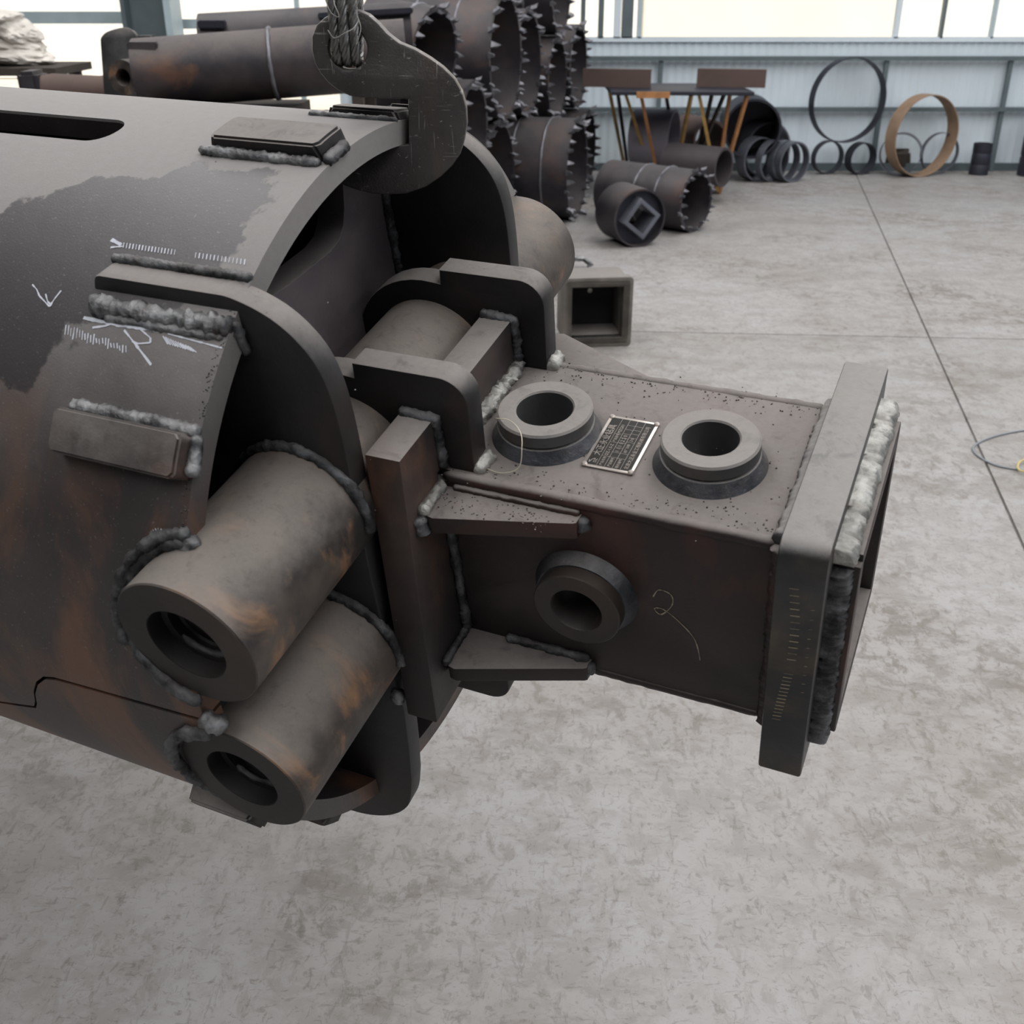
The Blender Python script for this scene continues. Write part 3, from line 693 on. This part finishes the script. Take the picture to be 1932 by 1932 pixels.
# ================================================================ HOOK AND WIRE ROPE
HY = 1.338
hk = thing('lifting_hook', 'flat thick cut-plate steel lifting hook gripping the drum rim', 'hook', (0, HY, 0))
HPX = [(655, 20), (673, 18), (695, 27), (713, 43), (731, 63), (753, 80), (782, 92), (811, 109), (836, 127), (858, 149), (872, 174), (880, 203), (881.5, 235), (876, 268), (869, 290), (854, 312), (833, 333), (804, 353), (767, 366), (731, 368), (702, 366), (673, 359), (651, 351), (630, 342), (655, 325), (688, 300), (725, 281), (746, 275), (771, 273), (770, 187), (724, 186), (688, 185), (659, 181), (637, 170), (619, 156), (604, 138), (593.5, 120), (588, 94), (588, 69), (597, 47), (612, 33), (633, 22)]
HP = [(lambda p: (p.x, p.z))(at(a, b, HY)) for a, b in HPX]
EYE = at(656, 92, HY); HT = .028
me = outline_mesh(HP, HT, [(EYE.x, EYE.z, .0222)], .003); me.transform(FR['XZ'])
obj('hook_plate', me, M_hook, hk)
rope = thing('wire_rope', 'greasy twisted steel wire rope looped through the hook eye', 'rope', EYE + Vector((0, HT/2, 0)))
def strand_wires(P, r, nw=6):
    """laid rope along a path: nw helical wires round it"""
    P = [Vector(p) for p in P]; L = len(P); cum = [0]
    for a, b in zip(P, P[1:]): cum.append(cum[-1]+(b-a).length)
    u = Vector((1, 0, 0)); fr = []
    for k in range(L):
        t = (P[min(k+1, L-1)]-P[max(k-1, 0)]).normalized(); u = (u-t*u.dot(t)).normalized(); fr.append((u.copy(), t.cross(u)))
    out = bmesh.new()
    for i in range(nw):
        Q = []
        for k in range(L):
            a = 2*math.pi*(i/nw + cum[k]/(r*8)); Q.append(P[k]+(fr[k][0]*math.cos(a)+fr[k][1]*math.sin(a))*r*.6)
        b = tube_path(Q, r*.44, 6); m = bpy.data.meshes.new('t'); b.to_mesh(m); b.free(); out.from_mesh(m); bpy.data.meshes.remove(m)
    return out
def loop(x0, x1, r, dy=0.0, top=.75):
    """front leg down, through the eye, back leg up; x0 at the eye, x1 at 0.1 m above"""
    P = []; n = 22; ry = HT/2 + r + dy; zb = -.0222 + r*1.0 + .001
    f = lambda s: x0 + (x1-x0)*min(s/.1, 1.6)
    zc = .012
    for k in range(150):
        s_ = top*(1-k/150); P.append(Vector((f(s_), -ry, zc+s_)))
    for k in range(n+1):
        a = math.pi*k/n; P.append(Vector((x0, -ry*math.cos(a), zc+(zb-zc)*math.sin(a))))
    for k in range(1, 151):
        s_ = top*k/150; P.append(Vector((f(s_)+.002, ry, zc+s_)))
    return P
SR = .0058
for x0, x1, dy in ((-.0125, -.017, .0), (-.002, -.0035, .003), (.0085, .0105, .0)):
    obj('rope_strand', strand_wires(loop(x0, x1, SR, dy), SR), M_rope, rope)
def squiggle(P): obj('binding_wire', tube_path(catmull([Vector(p) for p in P], 6), .0006, 5), M_bead, rope)
def catmull(P, n=8):
    Q = []
    for i in range(len(P)-1):
        a, b, c, d = P[max(i-1, 0)], P[i], P[i+1], P[min(i+2, len(P)-1)]
        for k in range(n):
            t = k/n; Q.append(.5*((2*b)+(c-a)*t+(2*a-5*b+4*c-d)*t*t+(3*b-a-3*c+d)*t**3))
    return Q+[P[-1]]
yw = -HT/2-.0135
squiggle([(-.019, yw, .02), (-.012, yw-.003, .012), (0, yw-.003, .017), (.010, yw-.002, .022), (.016, yw+.002, .030)])
squiggle([(.012, yw, .005), (.018, yw, .022), (.014, yw, .040), (.019, yw, .055), (.013, yw, .066)])
squiggle([(-.02, yw, .052), (-.014, yw-.003, .038), (-.005, yw-.003, .034), (-.01, yw-.002, .05), (-.004, yw-.002, .066)])

# ================================================================ BACKGROUND
def axis_matrix(p, axis, roll=0.0):
    q = Vector(axis).normalized().to_track_quat('Z', 'X'); return Matrix.Translation(p) @ q.to_matrix().to_4x4() @ Matrix.Rotation(roll, 4, 'Z')
def ringbm(R, t, wd): return lathe([(R-t, 0), (R-t, wd), (R, wd), (R, 0)], 56)
def ring(name, px, py, rpx, Y, t, wd, yaw, mat, label, cat='ring', group=None, tilt=0.0):
    if not tilt: Y = min(ground(px, py+rpx).y - wd*.5, WY-.12-wd-abs(math.sin(R_(yaw)))*rpx*.005)
    p = at(px, py, Y); R = rpx*mpp(p)
    if not tilt: p.z = R
    o = obj(name, ringbm(R, t, wd), mat); o.matrix_world = axis_matrix(p, (math.sin(R_(yaw)), math.cos(R_(yaw)), tilt)); return tag(o, label, cat, group)
def on_floor(px, py_bottom): return ground(px, py_bottom)
# rings leaning at the wall
ring('steel_ring', 1604, 190, 76, WY-.32, .008, .09, -14, M_ringd, 'largest thin dark steel ring, standing on top of two smaller rings at the wall', tilt=.001)
ring('steel_ring', 1566, 290, 30, WY-.3, .007, .08, -14, M_ringd, 'left of the two small dark rings under the largest ring', group=None)
ring('steel_ring', 1631, 290, 29, WY-.3, .007, .10, -20, M_ringd, 'right of the two small dark rings under the largest ring')
ring('steel_ring', 1751, 248, 74, WY-.36, .008, .14, -22, M_ringt, 'large tan rusted steel ring leaning by the wall')
ring('steel_ring', 1699, 284, 38, WY-.55, .006, .12, 24, M_ringg, 'medium grey steel ring in front of the tan ring')
ring('steel_ring', 1776, 284, 37, WY-.2, .005, .05, -10, M_ringg, 'thin pale ring inside the large tan ring')
p = ground(1690, 322); sc_ = obj('scrap_lump', box_mesh(-.1, -.1, 0, .12, .1, .2, .04), M_wood); sc_.location = p + Vector((0, .05, 0)); tag(sc_, 'dark lump of scrap inside the medium grey ring', 'scrap')
for v in sc_.data.vertices: v.co += Vector((random.uniform(-1, 1), random.uniform(-1, 1), 0))*.03
def drumcan(px, base, wpx, hpx, label, mat=M_ringd):
    p = ground(px, base+8); k = mpp(p); R = wpx*k/2; h = hpx*k
    o = obj('steel_canister', lathe([(0, 0), (R, 0), (R, h*.3), (R*.95, h*.33), (R, h*.36), (R, h*.66), (R*.95, h*.69), (R, h*.72), (R, h), (R*.85, h), (R*.85, h*.9), (0, h*.9)], 32, False), mat); o.location = p; return tag(o, label, 'canister')
drumcan(1845, 321, 34, 56, 'short dark steel canister at the wall, right of the tan ring')
drumcan(1948, 323, 56, 105, 'tall dark steel canister cut by the right edge of the photo', M_ringd)
# cluster of rings
for px, py, r, Y, yaw, wd, lab in ((1450, 276, 50, 9.9, 22, .2, 'largest grey ring at the back of the ring cluster'), (1435, 300, 40, 9.7, 30, .12, 'leftmost small ring of the ring cluster'),
        (1462, 304, 38, 9.35, 34, .07, 'second small grey ring of the cluster from the left'), (1484, 304, 37, 9.15, 34, .07, 'third small grey ring of the cluster, leaning on the frontmost'),
        (1500, 306, 37, 8.95, 30, .07, 'frontmost small grey steel ring, right end of the cluster')):
    ring('steel_ring', px, py, r, Y, .014, wd, -yaw, M_ringg, lab)
# large pipe end behind the cluster
def pipe(name, px, py, rpx, Y, L, axis, mat, label, cat='pipe', t=.02, closed=False, roll=0):
    p = at(px, py, Y); R = rpx*mpp(p); back = [(0, L), (0, L-.02), (R-t, L-.02)] if closed else [(R-t, L)]
    o = obj(name, lathe([(R-t, 0), (R, 0), (R, L)]+back, 56), mat); o.matrix_world = axis_matrix(p, axis, roll); return tag(o, label, cat), R
pipe('steel_pipe', 1420, 244, 54, 10.0, .5, (.1, 1, 0), M_ringd, 'wide black pipe end behind the ring cluster', closed=True)
pipe('steel_pipe', 1366, 316, 36, 8.9, .5, (-.75, .6, 0), M_purp, 'brown steel pipe with a pale rim lying under the trestle table')
pipe('steel_pipe', 1272, 262, 52, 9.8, .35, (-.9, .35, 0), M_lilac, 'wide lilac-grey pipe standing behind the trestle legs', closed=True)
pipe('steel_pipe', 1340, 262, 34, 9.9, .5, (-.3, 1, 0), M_brown, 'short brown pipe between trestle table and black pipe end')
# trestle table
tb = ground(1360, 370); TY = tb.y
tl = at(1190, 168, TY); trr = at(1412, 168, TY-.35)
tbl = thing('trestle_table', 'trestle table with a dark steel top on rusty V-shaped legs', 'table', (0, 0, 0))
zt = tl.z
me = outline_mesh([(at(1150, 168, TY).x, TY-.2), (at(1412, 168, TY).x, TY-.25), (at(1412, 168, TY).x, TY+.55), (at(1150, 168, TY).x, TY+.6)], .03, (), .003); me.transform(Matrix.Translation((0, 0, zt-.03))); obj('table_top', me, M_ringd, tbl)
def leg(pa, pb, mat, r=.018): obj('leg', tube_path([pa, pb], r, 4), mat, tbl)
f1 = ground(1352, 366); f2 = ground(1262, 325); f3 = ground(1300, 340)
def tpnt(px, dy): return Vector((at(px, 168, TY+dy).x, TY+dy, zt-.03))
for px, dy, fx, fy, m in ((1210, -.18, 1245, 355, M_orange), (1180, .0, 1235, 345, M_yellow), (1305, -.18, 1270, 350, M_yellow), (1320, -.18, 1356, 366, M_yellow), (1411, -.2, 1356, 366, M_orange), (1378, -.05, 1350, 362, M_orange),
                      (1255, .3, 1280, 318, M_wood), (1345, .3, 1310, 330, M_wood), (1370, .3, 1300, 338, M_wood), (1150, .2, 1180, 325, M_yellow), (1165, .3, 1185, 322, M_wood)):
    leg(tpnt(px, dy), ground(fx, fy), m)
obj('foot_bar', box_mesh(f1.x-.16, f1.y-.02, 0, f1.x+.02, f1.y+.02, .03), M_wood, tbl)
obj('edge_rail', box_mesh(at(1195, 168, TY).x, TY-.27, zt-.045, at(1256, 168, TY).x, TY-.24, zt), M_orange, tbl, label='orange rusted edge rail')
def beam(px0, px1, pyt, dy, label):
    a, b = at(px0, pyt, TY+dy), at(px1, pyt, TY+dy-.12); h = (at(px0, 130, TY).z-at(px0, 165, TY).z)
    me = outline_mesh([(0, 0), (.06, 0), (.06, .008), (.008, .008), (.008, h-.008), (.06, h-.008), (.06, h), (0, h)], (b-a).length)
    o = obj('channel_beam', me, M_brown); d = (b-a).normalized(); d.z = 0; d.normalize(); s = Vector((-d.y, d.x, 0))
    o.matrix_world = Matrix(((s.x, 0, d.x, a.x), (s.y, 0, d.y, a.y), (0, 1, 0, zt+.001), (0, 0, 0, 1))); tag(o, label, 'beam')
beam(1100, 1229, 134, .2, 'brown channel beam on the left half of the trestle table'); beam(1316, 1447, 130, .2, 'brown channel beam overhanging the right end of the trestle table')

# toothed barrels
tooth_me = bpy.data.meshes.new('tooth')
bmt = bmesh.new(); vs = [bmt.verts.new(v) for v in ((-.022, -.012, .01), (.022, -.012, .01), (.026, .02, .01), (-.026, .02, .01), (-.012, -.004, -.05), (.014, -.010, -.045), (.012, .022, -.04), (-.012, .02, -.05), (0, .03, -.075))]
for f in ((0, 3, 2, 1), (0, 1, 5, 4), (1, 2, 6, 5), (2, 3, 7, 6), (3, 0, 4, 7), (4, 5, 8), (5, 6, 8), (6, 7, 8), (7, 4, 8)): bmt.faces.new([vs[i] for i in f])
bmt.to_mesh(tooth_me); bmt.free(); finish_mesh(tooth_me, 20); tooth_me.materials.append(M_tooth)
def barrel(px, py, rpx, Y, L, axis, label, teeth=18, mat=M_barrel, seams=(.35,), floor_it=False, pos=None, rad=None):
    p = pos if pos is not None else at(px, py, Y); R = rad or rpx*mpp(p)
    if floor_it: p.z = R
    t = thing('core_barrel', label, 'barrel', mat=axis_matrix(p, axis))
    obj('shell', lathe([(R-.025, 0), (R, 0), (R, L), (R-.025, L), (R-.025, L), (0, L), (0, L-.03), (R-.025, L-.03)], 56), mat, t)
    for s in seams: obj('weld_seam', tube_path([(R*math.cos(a*math.pi/24), R*math.sin(a*math.pi/24), L*s) for a in range(48)], .008, 6, True, .3), M_tooth, t)
    teeth = int(teeth*1.5)
    for i in range(teeth):
        a = 2*math.pi*i/teeth + random.uniform(-.05, .05); o = bpy.data.objects.new('tooth', tooth_me); COL.objects.link(o); o.parent = t
        k = 1 if i % 2 else -1
        o.matrix_local = Matrix.Rotation(a, 4, 'Z') @ Matrix.Translation((R-.012+k*.014, 0, random.uniform(-.01, .01))) @ Matrix.Rotation(-math.pi/2+random.uniform(-.2, .2), 4, 'Z') @ Matrix.Rotation(k*.35, 4, 'X') @ Matrix.Scale(random.uniform(.5, .8)*min(1, R/.3+.1), 4)
    return t
AX = (-.962, .272, 0)
N2 = Vector((.272, .962, 0)).normalized(); A0 = at(955, 118, 7.7); AXV = Vector(AX).normalized()
def pile(n, z, R, off, L, label, teeth, seams=(.28, .6)):
    p = A0 + N2*n - AXV*off; p.z = z; barrel(0, 0, 0, 0, L, AX, label, teeth, seams=seams, pos=p, rad=R)
pile(0, 1.165, .385, 0, .9, 'foremost big barrel with toothed rim, top of the pile', 22)
pile(0, .388, .385, -.05, .8, 'big toothed barrel under the foremost top barrel', 20)
pile(.765, 1.085, .36, -.05, .8, 'toothed barrel just behind the big top barrel', 20)
pile(.765, .36, .358, .33, .7, 'brownish toothed barrel standing on the floor, front of the pile', 20)
pile(1.46, .30+.63, .31, .0, .7, 'toothed barrel in the middle of the pile, right side', 18)
pile(1.46, .31, .308, .12, .7, 'dark toothed barrel on the floor behind the brownish one', 18)
pile(1.46, .30+1.255, .31, .02, .8, 'highest toothed barrel at the rear of the pile', 18)
pile(2.12, .32+.66, .325, .02, .8, 'rightmost upper toothed barrel against the pale wall', 18)
pile(2.12, .325, .322, .12, .8, 'lower right toothed barrel of the pile, nearest the wall', 18)
pile(-.70, .26, .258, -.02, .5, 'smallest toothed barrel at the foot of the pile', 14)
pile(-.70, .30+.51, .27, .0, .4, 'small toothed barrel low behind the ear plate, resting on the smallest', 14)
tb_ = barrel(1314, 372, 57, 7.85, .75, (-.72, .62, .0), 'short banded barrel with toothed open mouth on the floor, right of the pile', 16, seams=(.3, .55), floor_it=True)
# inner casing leaning in the pile with a row of teeth seen from above
barrel(820, 105, 84, 6.9, .35, (-.86, .46, .12), 'half-hidden toothed casing behind the lifting hook', 16)
# square-holed disc on the floor
p = at(1208, 405, 7.35); R = 54*mpp(p); p.z = R
kd = thing('kelly_adapter', 'round steel drum end with a square socket lying on the floor', 'machine part', mat=axis_matrix(p, (-.35, .9, 0), R_(38)))
obj('drum_wall', lathe([(R-.012, 0), (R, 0), (R, .3), (R-.012, .3)], 48), M_barrel, kd)
sq = R*.52
obj('back_plate', (lambda m: (m.transform(Matrix.Translation((0, 0, .05))), m)[1])(outline_mesh([((R-.012)*math.cos(i*math.pi/20), (R-.012)*math.sin(i*math.pi/20)) for i in range(40)], .02, [[(-sq*.8, -sq*.8), (sq*.8, -sq*.8), (sq*.8, sq*.8), (-sq*.8, sq*.8)]])), M_ringd, kd)
obj('square_socket', (lambda m: (m.transform(Matrix.Translation((0, 0, -.03))), m)[1])(outline_mesh([(-sq, -sq), (sq, -sq), (sq, sq), (-sq, sq)], .2, [[(-sq*.72, -sq*.72), (sq*.72, -sq*.72), (sq*.72, sq*.72), (-sq*.72, sq*.72)]], .004)), M_ringg, kd)
# square steel tube
p = ground(1125, 655); k = mpp(p); h = 66*k
sqt = thing('square_tube', 'short thick square steel tube section standing open-ended on the floor', 'tube', mat=Matrix.Translation((p.x, p.y, h)) @ Matrix.Rotation(R_(6), 4, 'Z') @ Matrix.Rotation(R_(-90), 4, 'X'))
M_sq = steel('dusty_tube_steel', (.1, .09, .08, 1), (.17, .155, .135, 1), rust_amt=.3, dust_amt=.8)
for nm, o_, z0, L, w_ in (('tube_wall', h-.012, 0, .26, .035), ('end_collar', h, -.0, .06, .05)):
    i_ = h-.012-.035
    me = outline_mesh(rrect(-o_, -o_, o_, o_, .02, 3), L, [[(-i_, -i_), (i_, -i_), (i_, i_), (-i_, i_)]], .004); me.transform(Matrix.Translation((0, 0, z0))); obj(nm, me, M_sq, sqt)
obj('back_plate', box_mesh(-h+.04, -h+.04, .24, h-.04, h-.04, .25), M_black, sqt)  # added black sheet, stands in for the shade inside the tube
o = obj('weld_spot', lathe([(0, 0), (.012, 0), (.008, .008), (0, .01)], 10, False), M_bead, sqt); o.location = (.0, -h*.3, .225)
# scrap clip behind the square tube
p = ground(1092, 506); o = obj('scrap_clip', tube_path([(-.07, 0, .03), (-.03, 0, .06), (.03, .02, .05), (.08, 0, .02), (.05, -.02, .015)], .014, 8, False, .3), M_weld); o.location = p; tag(o, 'small bright metal scrap on the floor behind the square tube', 'scrap')
# cable loop on the floor at right
P = [ground(x, y, .004) for x, y in ((1990, 808), (1932, 812), (1880, 822), (1845, 836), (1836, 848), (1848, 862), (1880, 878), (1932, 888), (1990, 900))]
def catmull(P, n=8):
    Q = []
    for i in range(len(P)-1):
        a, b, c, d = P[max(i-1, 0)], P[i], P[i+1], P[min(i+2, len(P)-1)]
        for k in range(n):
            t = k/n; Q.append(.5*((2*b)+(c-a)*t+(2*a-5*b+4*c-d)*t*t+(3*b-a-3*c+d)*t**3))
    return Q+[P[-1]]
o = obj('electric_cable', tube_path(catmull(P), .004, 6), plain('grey_cable', (.2, .22, .24, 1), .5, 0, 0, 5, 0)); tag(o, 'thin grey cable looped on the floor at the right edge', 'cable')
P = [ground(x, y, .012) for x, y in ((1960, 868), (1932, 868), (1921, 876), (1925, 888), (1960, 892))]
o = obj('electric_cable', tube_path(catmull(P), .004, 6), plain('yellow_cable', (.5, .4, .15, 1), .5, 0, 0, 5, 0)); tag(o, 'short yellowish cable end lying on the grey cable', 'cable')

# lying tools behind the drum, at left
def stand(x0, x1, y, z, label, dy=.3):
    t = thing('support_stand', label, 'stand', ((x0+x1)/2, y, 0)); hw_ = (x1-x0)/2
    obj('beam', box_mesh(-hw_, -dy, z-.1, hw_, dy, z), M_wood, t)
    for sx in (-1, 1):
        for sy in (-1, 1): obj('leg', box_mesh(sx*(hw_-.04)-.03, sy*(dy-.04)-.03, 0, sx*(hw_-.04)+.03, sy*(dy-.04)+.03, z-.1), M_wood, t)
LY = 5.2
a = at(235, 140, LY); k = mpp(a); R1 = 62*k
t1 = thing('drilling_tool', 'rusty brown drilling tool lying behind the drum, ring-shaped tube end at its left', 'machine part', mat=axis_matrix(at(262, 140, LY), (1, .10, .065)))
o = obj('shell', lathe([(R1-.02, 0), (R1, .0), (R1, 1.2), (R1-.02, 1.2), (0, 1.2), (0, .1), (R1-.02, .1)], 64), steel('rusty_shell', (.02, .018, .024, 1), (.055, .042, .042, 1), rust=(.13, .062, .035, 1), rust_amt=.8, dust=(.17, .15, .14, 1), dust_amt=.5, sc=.9), t1)
obj('weld_seam', tube_path([(R1*math.cos(q*math.pi/24), R1*math.sin(q*math.pi/24), .6) for q in range(48)], .010, 6, True, .3), M_tooth, t1)
inv = t1.matrix_world.inverted()
def t1p(name, px, py, rpx, axis, L, mat, ri=.5):
    p = at(px, py, LY-R1*.75); r = rpx*mpp(p)
    o = obj(name, lathe([(r*ri, 0), (r, 0), (r, L), (r*ri, L), (r*ri, .08), (0, .08), (0, .07), (r*ri, .07)][:4], 40), mat, t1); o.matrix_local = inv @ axis_matrix(p, axis); return o
t1p('cross_tube', 232, 146, 31, (.25, 1, 0), .55, M_tube)
for (x0, y0, x1, y1, dyy) in ((245, 88, 300, 84, -.06), (262, 76, 292, 73, .08), (315, 78, 345, 74, .1)):
    p = at((x0+x1)/2, y0, LY+dyy); o = obj('wear_pad', box_mesh(-(x1-x0)*k/2, -.04, -.02, (x1-x0)*k/2, .04, .02, .006), M_barrel, t1); o.matrix_local = inv @ Matrix.Translation(p)
p = at(232, 92, LY+.25)
me = outline_mesh(smooth([(-.09, -.25), (.09, -.25), (.085, .05), (.05, .09), (-.05, .07), (-.085, .04)], 2), .05, (), .004)
o = obj('ear_plate', me, M_ear, t1); o.matrix_local = inv @ Matrix.Translation(p) @ Matrix.Rotation(R_(78), 4, 'X')
L2 = 6.3
p = at(385, 62, L2); k2 = mpp(p); R2 = 50*k2
t2 = thing('drilling_tool', 'grey-purple lying drilling tool, farther back, with its end block under the lit window', 'machine part', mat=axis_matrix(at(383, 80, L2), (1, .08, .05)))
obj('shell', lathe([(0, 0), (R2, 0), (R2, 1.12), (R2-.03, 1.12), (R2-.03, .1), (0, .1)], 56, True), M_barrel, t2)
inv2 = t2.matrix_world.inverted()
o = obj('wear_pad', box_mesh(-.07, -.05, -.02, .07, .05, .02, .006), M_ringd, t2); o.matrix_local = inv2 @ Matrix.Translation(at(402, 46, L2-R2*.7))
o = obj('wear_pad', box_mesh(-.25, -.03, -.015, .25, .03, .015, .006), M_ringd, t2); o.matrix_local = inv2 @ Matrix.Translation(at(690, 25, L2-.05)) @ Matrix.Rotation(R_(-3), 4, 'Y')
p = at(140, 168, 6.0); k3 = mpp(p)
t3 = thing('drilling_tool', 'low reddish brown tool part barely showing over the drum at left', 'machine part', mat=axis_matrix(at(62, 172, 6.0), (1, .1, .02)))
obj('shell', lathe([(0, 0), (26*k3, 0), (30*k3, .12), (24*k3, .35), (28*k3, .6), (34*k3, 1.2), (0, 1.2)], 32, True), M_brown, t3)
obj('end_block', box_mesh(-.1, -.12, -.04, .1, .1, .06, .02), M_barrel, t3)
for (t_, Y_, nm) in ((t1, LY, 'rusty brown tool'), (t2, L2, 'grey-purple tool')):
    pass
z1 = at(262, 140, LY).z - R1
stand(at(300, 200, LY).x, at(560, 200, LY).x, LY+.05, z1+.01, 'dark timber support stand under the rusty brown lying tool')
p2_ = at(383, 80, L2).z - R2
stand(at(420, 200, L2).x, at(700, 200, L2).x, L2+.05, p2_+.01, 'dark timber support stand under the grey-purple lying tool')
zz3 = at(62, 172, 6.0).z - 30*k3
stand(at(60, 200, 6.0).x, at(160, 200, 6.0).x, 6.05, zz3, 'dark timber support stand under the low reddish part', .15)
# sacks on a timber rack
SY = 8.2
rk = thing('timber_rack', 'dark timber rack carrying the white sacks', 'rack', (at(30, 140, SY).x, SY, 0)); zr = at(30, 122, SY).z
obj('shelf', box_mesh(-.75, -.35, zr-.05, .42, .35, zr), M_wood, rk)
obj('rail', box_mesh(-.75, -.37, zr-.24, .42, -.33, zr-.18), M_wood, rk)
for x in (-.7, .3): 
    for y in (-.32, .32): obj('leg', box_mesh(x-.04, y-.03, 0, x+.04, y+.03, zr-.05), M_wood, rk)
def sack(px, py, wpx, hpx, label, rot=0.0, dy=0.0):
    p = at(px, py, SY+dy); kk = mpp(p); bm = bmesh.new(); bmesh.ops.create_icosphere(bm, subdivisions=4, radius=1)
    for v in bm.verts:
        n = noise.fractal(v.co*1.3+Vector((px*.1, py*.1, 0)), .6, 2.0, 4); c = v.co*(1+.22*n)
        c.x = math.copysign(abs(c.x)**.8, c.x); v.co = Vector((c.x*wpx*kk/2, c.y*.26, c.z*hpx*kk/2*(1-.25*abs(c.x)**3)))
    o = obj('sack', bm, M_sack); o.location = p; o.rotation_euler = (0, rot, 0); return tag(o, label, 'sack', 'white sacks on the rack')
sack(28, 103, 130, 42, 'lowest crumpled white sack, lying on the timber rack', .12); sack(18, 76, 120, 40, 'middle crumpled white sack of the pile', .3, .03)
sack(15, 52, 110, 44, 'topmost sagging white sack of the pile', .35, .0); sack(4, 30, 50, 24, 'small knotted sack neck on top of the pile', .1, -.1)
print('objects', len(bpy.data.objects))
